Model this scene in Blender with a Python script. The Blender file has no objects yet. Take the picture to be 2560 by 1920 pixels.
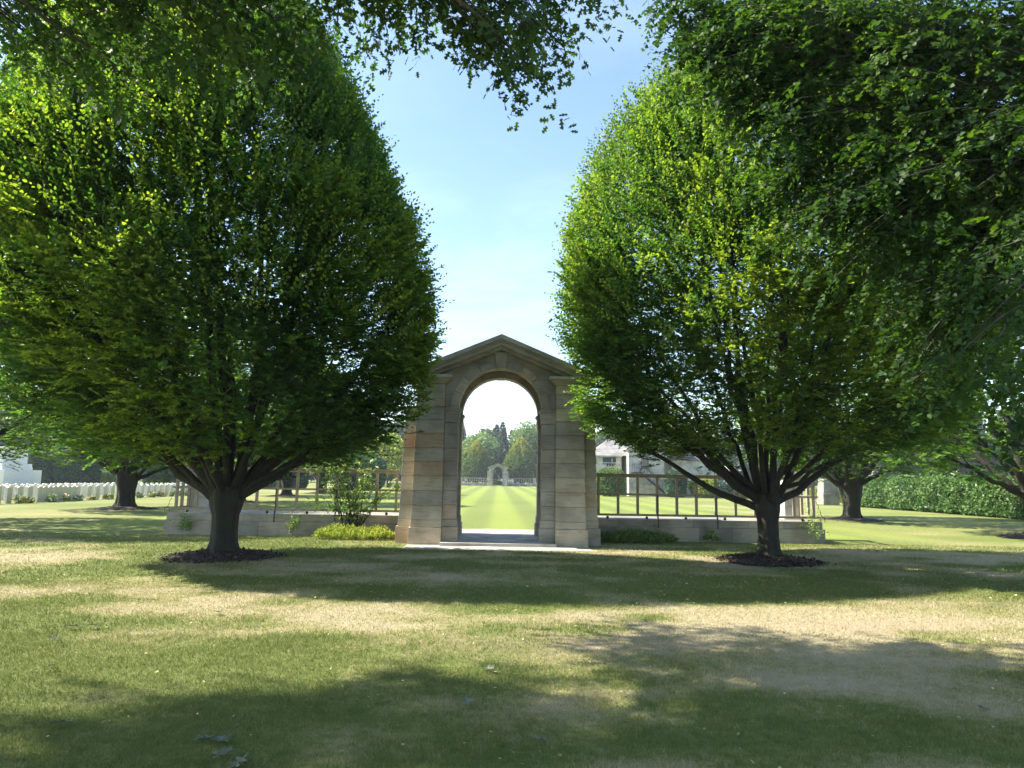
import bpy, math, random
import numpy as np
from mathutils import Vector, Matrix, Euler
R = math.radians
random.seed(7)
RNG = np.random.default_rng(7)
scene = bpy.context.scene
C = scene.collection

# ------------------------------------------------------------------ camera
CAM_Z = 1.6
F = 1775.0            # focal length in pixels of the 2560 wide photograph
PITCH, YAW, ROLL = R(7.64), R(-1.0), R(0.92)
cam_d = bpy.data.cameras.new('camera')
cam = bpy.data.objects.new('camera', cam_d)
C.objects.link(cam)
cam_d.sensor_width = 36.0
cam_d.lens = F / 2560 * 36.0
cam_d.clip_start = 0.05
cam_d.clip_end = 3000
cam.rotation_mode = 'QUATERNION'
CM = Matrix.Rotation(YAW, 3, 'Z') @ Matrix.Rotation(R(90) + PITCH, 3, 'X') @ Matrix.Rotation(ROLL, 3, 'Z')
cam.matrix_world = Matrix.Translation((0, 0, CAM_Z)) @ CM.to_4x4()
scene.camera = cam

def ray(px, py):
    return CM @ Vector(((px - 1280) / F, (960 - py) / F, -1.0))
def G(px, py, z=0.0):                      # point of the plane z seen at a pixel of the photograph
    d = ray(px, py); t = (z - CAM_Z) / d.z
    return Vector((d.x * t, d.y * t, z))
def P(px, py, y):                          # point at distance y
    d = ray(px, py); t = y / d.y
    return Vector((d.x * t, y, CAM_Z + d.z * t))

# ------------------------------------------------------------------ light
SUN_EL, SUN_AZ = R(43.5), R(5)              # azimuth measured from -x towards +y
sun_dir = Vector((-math.cos(SUN_AZ) * math.cos(SUN_EL), math.sin(SUN_AZ) * math.cos(SUN_EL), math.sin(SUN_EL)))
sd = bpy.data.lights.new('sun', 'SUN'); sd.energy = 5.0; sd.angle = R(0.53); sd.color = (1.0, 0.93, 0.80)
so = bpy.data.objects.new('sun', sd); C.objects.link(so)
so.rotation_euler = sun_dir.to_track_quat('Z', 'Y').to_euler()
so.location = (-30, 10, 40)

world = bpy.data.worlds.new('World'); scene.world = world; world.use_nodes = True
wn = world.node_tree; wn.nodes.clear()
def N(nt, t, **k):
    n = nt.nodes.new(t)
    for a, b in k.items(): setattr(n, a, b)
    return n
sky = N(wn, 'ShaderNodeTexSky', sky_type='NISHITA'); sky.sun_disc = False
sky.sun_elevation = SUN_EL
sky.sun_rotation = math.atan2(sun_dir.x, sun_dir.y)
sky.air_density = 1.05; sky.dust_density = 0.7; sky.ozone_density = 2.2
tc = N(wn, 'ShaderNodeTexCoord')
mp = N(wn, 'ShaderNodeMapping'); mp.inputs['Scale'].default_value = (1.0, 1.0, 3.6); mp.inputs['Location'].default_value = (0.4, 0.1, 0.3)
nz = N(wn, 'ShaderNodeTexNoise'); nz.inputs['Scale'].default_value = 1.6; nz.inputs['Detail'].default_value = 7; nz.inputs['Roughness'].default_value = 0.55; nz.inputs['Distortion'].default_value = 0.4
sx = N(wn, 'ShaderNodeSeparateXYZ')
mr = N(wn, 'ShaderNodeMapRange'); mr.inputs[1].default_value = 0.47; mr.inputs[2].default_value = 0.86
el = N(wn, 'ShaderNodeMapRange'); el.inputs[1].default_value = 0.42; el.inputs[2].default_value = 0.16; el.inputs[3].default_value = 0.12; el.inputs[4].default_value = 1.0
mu = N(wn, 'ShaderNodeMath', operation='MULTIPLY')
mu2 = N(wn, 'ShaderNodeMath', operation='MULTIPLY'); mu2.inputs[1].default_value = 0.75
mx = N(wn, 'ShaderNodeMixRGB'); mx.inputs[2].default_value = (7.6, 8.3, 9.2, 1)
bg = N(wn, 'ShaderNodeBackground'); bg.inputs[1].default_value = 0.118
wo = N(wn, 'ShaderNodeOutputWorld')
L = wn.links.new
L(tc.outputs['Generated'], mp.inputs[0]); L(mp.outputs[0], nz.inputs['Vector']); L(nz.outputs['Fac'], mr.inputs[0])
L(tc.outputs['Generated'], sx.inputs[0]); L(sx.outputs[2], el.inputs[0])
L(mr.outputs[0], mu.inputs[0]); L(el.outputs[0], mu.inputs[1]); L(mu.outputs[0], mu2.inputs[0])
L(mu2.outputs[0], mx.inputs[0]); L(sky.outputs[0], mx.inputs[1]); L(mx.outputs[0], bg.inputs[0]); L(bg.outputs[0], wo.inputs[0])

scene.view_settings.view_transform = 'Standard'
scene.view_settings.look = 'None'
scene.view_settings.exposure = 1.6
scene.view_settings.gamma = 1.0
scene.render.engine = 'CYCLES'
scene.cycles.max_bounces = 7
scene.cycles.diffuse_bounces = 4
scene.cycles.transmission_bounces = 5
scene.cycles.volume_bounces = 0
scene.cycles.use_denoising = True
scene.cycles.denoising_prefilter = 'ACCURATE'

# ------------------------------------------------------------------ materials
def new_mat(name):
    m = bpy.data.materials.new(name); m.use_nodes = True
    nt = m.node_tree; nt.nodes.clear()
    return m, nt, nt.links.new
def ramp(nt, stops):
    r = nt.nodes.new('ShaderNodeValToRGB')
    while len(r.color_ramp.elements) < len(stops): r.color_ramp.elements.new(0.5)
    for e, (p, c) in zip(r.color_ramp.elements, stops):
        e.position = p; e.color = (*c, 1)
    return r

def leaf_mat(name, dark, mid, light, trans, tfac=0.45, rough=0.45):
    m, nt, L = new_mat(name)
    at = N(nt, 'ShaderNodeAttribute', attribute_name='tint')
    r = ramp(nt, [(0.0, dark), (0.5, mid), (1.0, light)])
    L(at.outputs['Fac'], r.inputs[0])
    pb = N(nt, 'ShaderNodeBsdfPrincipled'); pb.inputs['Roughness'].default_value = rough
    pb.inputs['Specular IOR Level'].default_value = 0.25
    L(r.outputs[0], pb.inputs['Base Color'])
    tb = N(nt, 'ShaderNodeBsdfTranslucent')
    tm = N(nt, 'ShaderNodeMixRGB', blend_type='MULTIPLY'); tm.inputs[0].default_value = 1
    tm.inputs[2].default_value = (*trans, 1); L(r.outputs[0], tm.inputs[1]); L(tm.outputs[0], tb.inputs[0])
    mx = N(nt, 'ShaderNodeMixShader'); mx.inputs[0].default_value = tfac
    o = N(nt, 'ShaderNodeOutputMaterial')
    L(pb.outputs[0], mx.inputs[1]); L(tb.outputs[0], mx.inputs[2]); L(mx.outputs[0], o.inputs[0])
    return m

M = {}
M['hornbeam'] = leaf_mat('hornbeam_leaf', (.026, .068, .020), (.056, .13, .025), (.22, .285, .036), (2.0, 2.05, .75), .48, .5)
M['hornbeam_gold'] = leaf_mat('golden_hornbeam_leaf', (.05, .10, .02), (.10, .16, .03), (.30, .29, .05), (1.4, 1.5, .8))
M['oak'] = leaf_mat('oak_leaf', (.028, .06, .016), (.05, .10, .024), (.10, .17, .035), (1.8, 2.0, .8), .4, .55)
M['linden'] = leaf_mat('linden_leaf', (.016, .040, .010), (.030, .070, .013), (.085, .14, .022), (2.1, 2.1, .7), .45, .5)
M['forest'] = leaf_mat('forest_leaf', (.04, .075, .025), (.075, .13, .04), (.15, .21, .06), (1, 1.2, .7), .25, .7)
M['spruce'] = leaf_mat('spruce_needles', (.02, .05, .028), (.04, .085, .04), (.07, .12, .055), (1, 1, .7), .15, .7)
M['yew'] = leaf_mat('yew_leaf', (.03, .075, .045), (.06, .125, .065), (.10, .18, .08), (1, 1, .7), .2, .6)
M['clipped'] = leaf_mat('clipped_hedge_leaf', (.09, .17, .04), (.16, .26, .06), (.22, .34, .08), (1, 1.2, .7), .3, .6)
M['rhodo'] = leaf_mat('rhododendron_leaf', (.05, .10, .03), (.10, .18, .055), (.19, .28, .10), (1.2, 1.4, .7), .3, .35)
M['golden'] = leaf_mat('golden_shrub_leaf', (.12, .19, .03), (.28, .33, .05), (.52, .52, .10), (1.1, 1.2, .7), .35, .5)
M['green_shrub'] = leaf_mat('green_shrub_leaf', (.06, .11, .03), (.11, .18, .04), (.20, .27, .08), (1.2, 1.3, .7), .3, .5)
M['rose_leaf'] = leaf_mat('rose_leaf', (.07, .14, .04), (.14, .24, .07), (.38, .42, .10), (1.2, 1.3, .7), .35, .35)
M['blue_shrub'] = leaf_mat('blue_juniper_leaf', (.05, .09, .07), (.09, .14, .11), (.15, .21, .17), (1, 1, 1), .2, .6)
M['pale_tree'] = leaf_mat('pale_tree_leaf', (.10, .17, .05), (.17, .26, .08), (.28, .36, .12), (1.1, 1.2, .7), .3, .6)
M['dry_leaf'] = leaf_mat('dry_leaf', (.16, .11, .05), (.38, .30, .14), (.62, .55, .32), (1, 1, 1), .25, .6)

def simple(name, col, rough=0.7, bump=0.0, bscale=40, var=0.25, vscale=6, metal=0.0):
    m, nt, L = new_mat(name)
    tc = N(nt, 'ShaderNodeTexCoord')
    nz = N(nt, 'ShaderNodeTexNoise'); nz.inputs['Scale'].default_value = vscale; nz.inputs['Detail'].default_value = 6
    L(tc.outputs['Object'], nz.inputs['Vector'])
    r = ramp(nt, [(.25, tuple(c * (1 - var) for c in col)), (.75, tuple(min(1, c * (1 + var)) for c in col))])
    L(nz.outputs['Fac'], r.inputs[0])
    pb = N(nt, 'ShaderNodeBsdfPrincipled'); pb.inputs['Roughness'].default_value = rough; pb.inputs['Metallic'].default_value = metal
    L(r.outputs[0], pb.inputs['Base Color'])
    if bump:
        n2 = N(nt, 'ShaderNodeTexNoise'); n2.inputs['Scale'].default_value = bscale; n2.inputs['Detail'].default_value = 5
        L(tc.outputs['Object'], n2.inputs['Vector'])
        b = N(nt, 'ShaderNodeBump'); b.inputs['Strength'].default_value = bump; b.inputs['Distance'].default_value = .02
        L(n2.outputs['Fac'], b.inputs['Height']); L(b.outputs[0], pb.inputs['Normal'])
    o = N(nt, 'ShaderNodeOutputMaterial'); L(pb.outputs[0], o.inputs[0])
    return m
M['iron'] = simple('black_iron', (.02, .02, .022), .5, .1, 60)
M['wood'] = simple('weathered_oak_timber', (.29, .24, .175), .8, .5, 30, .3, 9)
M['mulch_base'] = simple('mulch_soil', (.035, .022, .017), .95, 1.0, 45, .5, 18)
M['marble'] = simple('white_portland_stone', (.72, .70, .66), .7, .15, 40, .07, 3)
M['glass'] = simple('dark_glass', (.05, .07, .09), .08, 0, 1, .3, 1)
M['car_paint'] = simple('white_car_paint', (.8, .8, .8), .3, 0, 1, .02, 1)
M['rubber'] = simple('tyre_rubber', (.03, .03, .03), .8)
M['flower_white'] = simple('white_petals', (.8, .78, .74), .6)
M['flower_red'] = simple('red_petals', (.65, .10, .10), .6)
M['flower_pink'] = simple('pink_petals', (.75, .42, .38), .6)

def stone_mat(name, stops, streak=1.0):
    m, nt, L = new_mat(name)
    at = N(nt, 'ShaderNodeAttribute', attribute_name='tint')
    tc = N(nt, 'ShaderNodeTexCoord')
    r = ramp(nt, stops); L(at.outputs['Fac'], r.inputs[0])
    mp = N(nt, 'ShaderNodeMapping'); mp.inputs['Scale'].default_value = (1.2, 1.2, 9)
    L(tc.outputs['Object'], mp.inputs[0])
    n1 = N(nt, 'ShaderNodeTexNoise'); n1.inputs['Scale'].default_value = 2.2; n1.inputs['Detail'].default_value = 8; n1.inputs['Roughness'].default_value = .5; n1.inputs['Distortion'].default_value = .6
    L(mp.outputs[0], n1.inputs['Vector'])
    r1 = ramp(nt, [(.25, (.70, .68, .64)), (.5, (1, 1, 1)), (.8, (1.0, .96, .88))]); L(n1.outputs['Fac'], r1.inputs[0])
    n3 = N(nt, 'ShaderNodeTexNoise'); n3.inputs['Scale'].default_value = 1.7; n3.inputs['Detail'].default_value = 5
    L(tc.outputs['Object'], n3.inputs['Vector'])
    r3 = ramp(nt, [(.36, (.54, .53, .50)), (.6, (1, 1, 1))]); L(n3.outputs['Fac'], r3.inputs[0])
    a = N(nt, 'ShaderNodeMixRGB', blend_type='MULTIPLY'); a.inputs[0].default_value = streak
    b = N(nt, 'ShaderNodeMixRGB', blend_type='MULTIPLY'); b.inputs[0].default_value = .7
    L(r.outputs[0], a.inputs[1]); L(r1.outputs[0], a.inputs[2]); L(a.outputs[0], b.inputs[1]); L(r3.outputs[0], b.inputs[2])
    n2 = N(nt, 'ShaderNodeTexNoise'); n2.inputs['Scale'].default_value = 60; n2.inputs['Detail'].default_value = 6
    L(tc.outputs['Object'], n2.inputs['Vector'])
    bu = N(nt, 'ShaderNodeBump'); bu.inputs['Strength'].default_value = .2; bu.inputs['Distance'].default_value = .004
    L(n2.outputs['Fac'], bu.inputs['Height'])
    pb = N(nt, 'ShaderNodeBsdfPrincipled'); pb.inputs['Roughness'].default_value = .85; pb.inputs['Specular IOR Level'].default_value = .25
    L(b.outputs[0], pb.inputs['Base Color']); L(bu.outputs[0], pb.inputs['Normal'])
    o = N(nt, 'ShaderNodeOutputMaterial'); L(pb.outputs[0], o.inputs[0])
    return m
M['stone'] = stone_mat('weathered_sandstone', [(0, (.33, .32, .29)), (.45, (.43, .40, .33)), (.75, (.49, .42, .31)), (1, (.46, .35, .25))])
M['wall_stone'] = stone_mat('grey_wall_stone', [(0, (.24, .23, .20)), (.6, (.32, .30, .26)), (1, (.38, .34, .27))])
M['pale_stone'] = stone_mat('pale_limestone', [(0, (.48, .46, .42)), (.6, (.56, .54, .49)), (1, (.62, .58, .50))], .8)
M['paving'] = stone_mat('pale_paving_slabs', [(0, (.38, .36, .33)), (.6, (.46, .44, .40)), (1, (.54, .51, .46))], .7)
M['roof'] = stone_mat('stone_slate_roof', [(0, (.17, .165, .16)), (.6, (.26, .25, .245)), (1, (.34, .33, .32))], 1.0)

def bark_mat(name, a, b, moss):
    m, nt, L = new_mat(name)
    tc = N(nt, 'ShaderNodeTexCoord')
    mp = N(nt, 'ShaderNodeMapping'); mp.inputs['Scale'].default_value = (9, 9, 1.6)
    L(tc.outputs['Object'], mp.inputs[0])
    n1 = N(nt, 'ShaderNodeTexNoise'); n1.inputs['Scale'].default_value = 2.0; n1.inputs['Detail'].default_value = 8; n1.inputs['Distortion'].default_value = .5
    L(mp.outputs[0], n1.inputs['Vector'])
    r = ramp(nt, [(.3, a), (.7, b)]); L(n1.outputs['Fac'], r.inputs[0])
    n2 = N(nt, 'ShaderNodeTexNoise'); n2.inputs['Scale'].default_value = 5; n2.inputs['Detail'].default_value = 5
    L(tc.outputs['Object'], n2.inputs['Vector'])
    r2 = ramp(nt, [(.45, (0, 0, 0)), (.62, (1, 1, 1))]); L(n2.outputs['Fac'], r2.inputs[0])
    mx = N(nt, 'ShaderNodeMixRGB'); mx.inputs[2].default_value = (*moss, 1)
    L(r2.outputs[0], mx.inputs[0]); L(r.outputs[0], mx.inputs[1])
    bu = N(nt, 'ShaderNodeBump'); bu.inputs['Strength'].default_value = .9; bu.inputs['Distance'].default_value = .03
    L(n1.outputs['Fac'], bu.inputs['Height'])
    pb = N(nt, 'ShaderNodeBsdfPrincipled'); pb.inputs['Roughness'].default_value = .9
    L(mx.outputs[0], pb.inputs['Base Color']); L(bu.outputs[0], pb.inputs['Normal'])
    o = N(nt, 'ShaderNodeOutputMaterial'); L(pb.outputs[0], o.inputs[0])
    return m
M['bark'] = bark_mat('hornbeam_bark', (.009, .008, .007), (.032, .026, .022), (.020, .026, .010))
M['dark_bark'] = bark_mat('dark_bark', (.03, .025, .02), (.09, .075, .06), (.04, .05, .03))

# turf: colour from the dryness painted as an attribute over the ground plus fine noise
def turf_mat(name, blade=False):
    m, nt, L = new_mat(name)
    tc = N(nt, 'ShaderNodeTexCoord')
    dr = N(nt, 'ShaderNodeAttribute', attribute_name='dry')
    so_ = N(nt, 'ShaderNodeAttribute', attribute_name='soil')
    st = N(nt, 'ShaderNodeAttribute', attribute_name='stripe')
    nf = N(nt, 'ShaderNodeTexNoise'); nf.inputs['Scale'].default_value = 9 if not blade else 7; nf.inputs['Detail'].default_value = 8; nf.inputs['Roughness'].default_value = .75
    L(tc.outputs['Object'], nf.inputs['Vector'])
    sub = N(nt, 'ShaderNodeMath', operation='SUBTRACT'); sub.inputs[1].default_value = .5; L(nf.outputs['Fac'], sub.inputs[0])
    mul = N(nt, 'ShaderNodeMath', operation='MULTIPLY'); mul.inputs[1].default_value = 2.0; L(sub.outputs[0], mul.inputs[0])
    add = N(nt, 'ShaderNodeMath', operation='ADD', use_clamp=True); L(mul.outputs[0], add.inputs[0]); L(dr.outputs['Fac'], add.inputs[1])
    if blade:
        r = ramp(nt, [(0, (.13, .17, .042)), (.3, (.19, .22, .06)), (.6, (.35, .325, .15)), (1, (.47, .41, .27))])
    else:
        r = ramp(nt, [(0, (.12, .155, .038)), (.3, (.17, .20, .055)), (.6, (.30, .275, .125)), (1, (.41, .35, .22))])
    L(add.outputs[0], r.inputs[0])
    # mowing stripes
    sm = N(nt, 'ShaderNodeMixRGB', blend_type='MIX'); sm.inputs[2].default_value = (.27, .33, .06, 1)
    L(st.outputs['Fac'], sm.inputs[0]); L(r.outputs[0], sm.inputs[1])
    mx = N(nt, 'ShaderNodeMixRGB'); mx.inputs[2].default_value = (.36, .27, .20, 1) if not blade else (.42, .33, .2, 1)
    n4 = N(nt, 'ShaderNodeTexNoise'); n4.inputs['Scale'].default_value = 14; n4.inputs['Detail'].default_value = 8
    L(tc.outputs['Object'], n4.inputs['Vector'])
    s2 = N(nt, 'ShaderNodeMath', operation='SUBTRACT'); s2.inputs[1].default_value = .55; L(n4.outputs['Fac'], s2.inputs[0])
    a2 = N(nt, 'ShaderNodeMath', operation='ADD', use_clamp=True); L(s2.outputs[0], a2.inputs[0]); L(so_.outputs['Fac'], a2.inputs[1])
    L(a2.outputs[0], mx.inputs[0]); L(sm.outputs[0], mx.inputs[1])
    n5 = N(nt, 'ShaderNodeTexNoise'); n5.inputs['Scale'].default_value = 90; n5.inputs['Detail'].default_value = 6; n5.inputs['Roughness'].default_value = .8
    L(tc.outputs['Object'], n5.inputs['Vector'])
    r5 = ramp(nt, [(.3, (.55, .55, .55)), (.7, (1.35, 1.35, 1.35))]); L(n5.outputs['Fac'], r5.inputs[0])
    v = N(nt, 'ShaderNodeMixRGB', blend_type='MULTIPLY'); v.inputs[0].default_value = 1 if not blade else .5
    L(mx.outputs[0], v.inputs[1]); L(r5.outputs[0], v.inputs[2])
    pb = N(nt, 'ShaderNodeBsdfPrincipled'); pb.inputs['Roughness'].default_value = .8; pb.inputs['Specular IOR Level'].default_value = .15
    L(v.outputs[0], pb.inputs['Base Color'])
    o = N(nt, 'ShaderNodeOutputMaterial')
    if blade:
        tb = N(nt, 'ShaderNodeBsdfTranslucent'); L(v.outputs[0], tb.inputs[0])
        ms = N(nt, 'ShaderNodeMixShader'); ms.inputs[0].default_value = .35
        L(pb.outputs[0], ms.inputs[1]); L(tb.outputs[0], ms.inputs[2]); L(ms.outputs[0], o.inputs[0])
    else:
        bu = N(nt, 'ShaderNodeBump'); bu.inputs['Strength'].default_value = .6; bu.inputs['Distance'].default_value = .03
        L(n5.outputs['Fac'], bu.inputs['Height']); L(bu.outputs[0], pb.inputs['Normal'])
        L(pb.outputs[0], o.inputs[0])
    return m
M['turf'] = turf_mat('lawn_turf')
M['blade'] = turf_mat('grass_blades', True)

# ------------------------------------------------------------------ mesh helpers
def mesh_from(name, V, faces, mat, attrs=None, smooth=None):
    """V (n,3); faces: array (m,k) of equal size, or list of lists. attrs: name -> per face values (POINT if same length as V)."""
    me = bpy.data.meshes.new(name)
    V = np.asarray(V, dtype=np.float32).reshape(-1, 3)
    if isinstance(faces, np.ndarray):
        m, k = faces.shape
        ls = np.arange(0, m * k, k, dtype=np.int32); lt = np.full(m, k, np.int32); li = faces.astype(np.int32).ravel()
    else:
        lt = np.array([len(f) for f in faces], np.int32); ls = np.concatenate([[0], np.cumsum(lt)[:-1]]).astype(np.int32)
        li = np.array([i for f in faces for i in f], np.int32); m = len(faces)
    me.vertices.add(len(V)); me.vertices.foreach_set('co', V.ravel())
    me.loops.add(len(li)); me.loops.foreach_set('vertex_index', li)
    me.polygons.add(m); me.polygons.foreach_set('loop_start', ls); me.polygons.foreach_set('loop_total', lt)
    if smooth is not None: me.polygons.foreach_set('use_smooth', np.full(m, bool(smooth)))
    for an, av in (attrs or {}).items():
        av = np.asarray(av, np.float32)
        a = me.attributes.new(an, 'FLOAT', 'FACE' if len(av) == m else 'POINT')
        a.data.foreach_set('value', av)
    me.materials.append(mat)
    me.update(calc_edges=True)
    me.validate()
    return me
def link(name, me, parent=None):
    o = bpy.data.objects.new(name, me); C.objects.link(o)
    if parent: o.parent = parent
    return o
def tag(o, label=None, cat=None, group=None, kind=None):
    if label: o['label'] = label
    if cat: o['category'] = cat
    if group: o['group'] = group
    if kind: o['kind'] = kind
    return o
def thing(name, label, cat, loc=(0, 0, 0), rz=0, group=None):
    o = bpy.data.objects.new(name, None); C.objects.link(o)
    o.empty_display_size = .2; o.location = loc; o.rotation_euler = (0, 0, rz)
    return tag(o, label, cat, group)
def copy_tree(o, parent=None):
    kids = [k for k in bpy.data.objects if k.parent == o]
    c = o.copy(); C.objects.link(c); c.parent = parent
    for k in kids: copy_tree(k, c)
    return c

class MB:
    """collects boxes, prisms and tubes, with a tint per face"""
    def __init__(s): s.v = []; s.f = []; s.t = []
    def add(s, vs, fs, tint=None):
        n = len(s.v); s.v += [tuple(v) for v in vs]; s.f += [[i + n for i in f] for f in fs]
        t = random.random() if tint is None else tint
        s.t += [t] * len(fs); return s
    def hexa(s, b, t, tint=None):         # bottom quad, top quad (both counter-clockwise seen from above)
        return s.add(list(b) + list(t), [(3, 2, 1, 0), (4, 5, 6, 7), (0, 1, 5, 4), (1, 2, 6, 5), (2, 3, 7, 6), (3, 0, 4, 7)], tint)
    def box(s, x0, x1, y0, y1, z0, z1, tint=None, e=0.0, g=0.0):   # e: bottom outset, g: top inset
        if x0 > x1: x0, x1 = x1, x0
        return s.hexa([(x0 - e, y0 - e, z0), (x1 + e, y0 - e, z0), (x1 + e, y1 + e, z0), (x0 - e, y1 + e, z0)],
                      [(x0 + g, y0 + g, z1), (x1 - g, y0 + g, z1), (x1 - g, y1 - g, z1), (x0 + g, y1 - g, z1)], tint)
    def tube(s, pts, rad, k=8, tint=None, cap=True):
        pts = [Vector(p) for p in pts]; n = len(pts)
        if not hasattr(rad, '__len__'): rad = [rad] * n
        vs = []; up = Vector((0, 0, 1))
        for i, p in enumerate(pts):
            d = (pts[min(i + 1, n - 1)] - pts[max(i - 1, 0)]).normalized()
            a = d.cross(up if abs(d.z) < .95 else Vector((1, 0, 0))).normalized(); b = d.cross(a)
            for j in range(k):
                w = 2 * math.pi * j / k; vs.append(p + (a * math.cos(w) + b * math.sin(w)) * rad[i])
        fs = [(i * k + j, i * k + (j + 1) % k, (i + 1) * k + (j + 1) % k, (i + 1) * k + j) for i in range(n - 1) for j in range(k)]
        if cap: fs += [tuple(range(k))[::-1], tuple(range((n - 1) * k, n * k))]
        return s.add(vs, fs, tint)
    def ball(s, c, r, seg=10, rings=6, tint=None, sc=(1, 1, 1)):
        vs = []; fs = []
        for i in range(rings + 1):
            th = math.pi * i / rings
            for j in range(seg):
                w = 2 * math.pi * j / seg
                vs.append((c[0] + r * sc[0] * math.sin(th) * math.cos(w), c[1] + r * sc[1] * math.sin(th) * math.sin(w), c[2] + r * sc[2] * math.cos(th)))
        for i in range(rings):
            for j in range(seg): fs.append((i * seg + j, (i + 1) * seg + j, (i + 1) * seg + (j + 1) % seg, i * seg + (j + 1) % seg))
        return s.add(vs, fs, tint)
    def build(s, name, mat, parent=None, smooth=False, bevel=0):
        o = link(name, mesh_from(name, s.v, s.f, mat, {'tint': s.t}, smooth), parent)
        if bevel:
            b = o.modifiers.new('bevel', 'BEVEL'); b.width = bevel; b.segments = 2; b.limit_method = 'ANGLE'
        return o

# vectorised leaves ------------------------------------------------------
LEAF_OVAL = (np.array([(0, 0, 0), (.30, .28, .05), (.27, .66, .04), (0, 1, -.04), (-.27, .66, .04), (-.30, .28, .05)], np.float32),
             np.array([(0, 1, 2, 3), (0, 3, 4, 5)]))
LEAF_HEART = (np.array([(0, .05, 0), (.42, .0, .05), (.50, .42, .05), (0, 1, -.08), (-.50, .42, .05), (-.42, .0, .05)], np.float32),
              np.array([(0, 1, 2, 3), (0, 3, 4, 5)]))
_ok = [(0, 0, 0), (0, .24, 0), (0, .46, 0), (0, .68, 0), (.0, 1.1, -.08)]
_tips = [(.34, .14, .04), (.52, .56, .05), (.34, .92, .02)]
_v = list(_ok) + _tips + [(-a, b, c) for a, b, c in _tips] + [(.06, .86, 0), (-.06, .86, 0)]
LEAF_OAK = (np.array(_v, np.float32), np.array([(0, 5, 2), (1, 6, 3), (2, 7, 4), (0, 2, 8), (1, 3, 9), (2, 4, 10), (3, 11, 4), (3, 4, 12)]))
LEAF_QUAD = (np.array([(0, 0, 0), (.5, .5, .12), (0, 1, -.1), (-.5, .5, .12)], np.float32), np.array([(0, 1, 2, 3)]))

def norm(a): return a / np.maximum(np.linalg.norm(a, axis=-1, keepdims=True), 1e-9)
def leaves(pos, d, nrm, size, shape, tint, width=1.0):
    """pos,d,nrm (N,3), size (N,), returns V, faces, tints"""
    base, F_ = shape
    d = norm(d); x = norm(np.cross(d, nrm)); z = np.cross(x, d)
    V = pos[:, None, :] + size[:, None, None] * (base[None, :, 0:1] * width * x[:, None, :] + base[None, :, 1:2] * d[:, None, :] + base[None, :, 2:3] * z[:, None, :])
    n = len(base)
    Fa = (F_[None] + (np.arange(len(pos)) * n)[:, None, None]).reshape(-1, F_.shape[1])
    return V.reshape(-1, 3), Fa, np.repeat(tint, len(F_))
def rnd(n, s=1.0): return RNG.normal(0, s, (n, 3))
def vnoise(x, y, seed=0):
    """smooth value noise, roughly 0..1"""
    r = np.random.default_rng(seed); T = r.random((64, 64))
    xi = np.floor(x).astype(int); yi = np.floor(y).astype(int); fx = x - xi; fy = y - yi
    fx = fx * fx * (3 - 2 * fx); fy = fy * fy * (3 - 2 * fy)
    a = T[xi % 64, yi % 64]; b = T[(xi + 1) % 64, yi % 64]; c = T[xi % 64, (yi + 1) % 64]; d = T[(xi + 1) % 64, (yi + 1) % 64]
    return (a * (1 - fx) + b * fx) * (1 - fy) + (c * (1 - fx) + d * fx) * fy
def fbm(x, y, seed=0, o=4):
    s = 0; a = .5; t = 0
    for i in range(o):
        s = s + a * vnoise(x * 2 ** i, y * 2 ** i, seed + i); t += a; a *= .5
    return s / t

def spray_leaves(org, d, nrm, length, size, k, shape, tint, width=1.0, droop=.1, spread=.85, jit=.25):
    """twigs with alternate leaves: org,d,nrm (N,3)"""
    n = len(org); d = norm(d); side = norm(np.cross(d, nrm))
    t = (np.arange(k) + .6) / k
    s = np.where(np.arange(k) % 2, 1, -1)
    pos = org[:, None] + d[:, None] * (length[:, None] * t[None])[..., None]
    pos = pos + np.array([0, 0, -1.]) * (droop * length[:, None] * t[None] ** 2)[..., None]
    ld = d[:, None] * .75 + side[:, None] * (s * spread)[None, :, None] + RNG.normal(0, jit, (n, k, 3))
    ld[:, -1] = d + RNG.normal(0, jit, (n, 3))
    ln = nrm[:, None] + RNG.normal(0, .35, (n, k, 3))
    sz = size[:, None] * RNG.uniform(.7, 1.15, (n, k)) * np.interp(t, [0, .3, .8, 1], [.8, 1, 1, .75])[None]
    tt = np.clip(tint[:, None] + RNG.normal(0, .12, (n, k)) + (t[None] - .5) * .18, 0, 1)
    return leaves(pos.reshape(-1, 3), ld.reshape(-1, 3), ln.reshape(-1, 3), sz.ravel(), shape, tt.ravel(), width)

def bez(p0, p1, p2, n):
    t = np.linspace(0, 1, n)[:, None]
    return (1 - t) ** 2 * p0 + 2 * t * (1 - t) * p1 + t * t * p2

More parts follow.
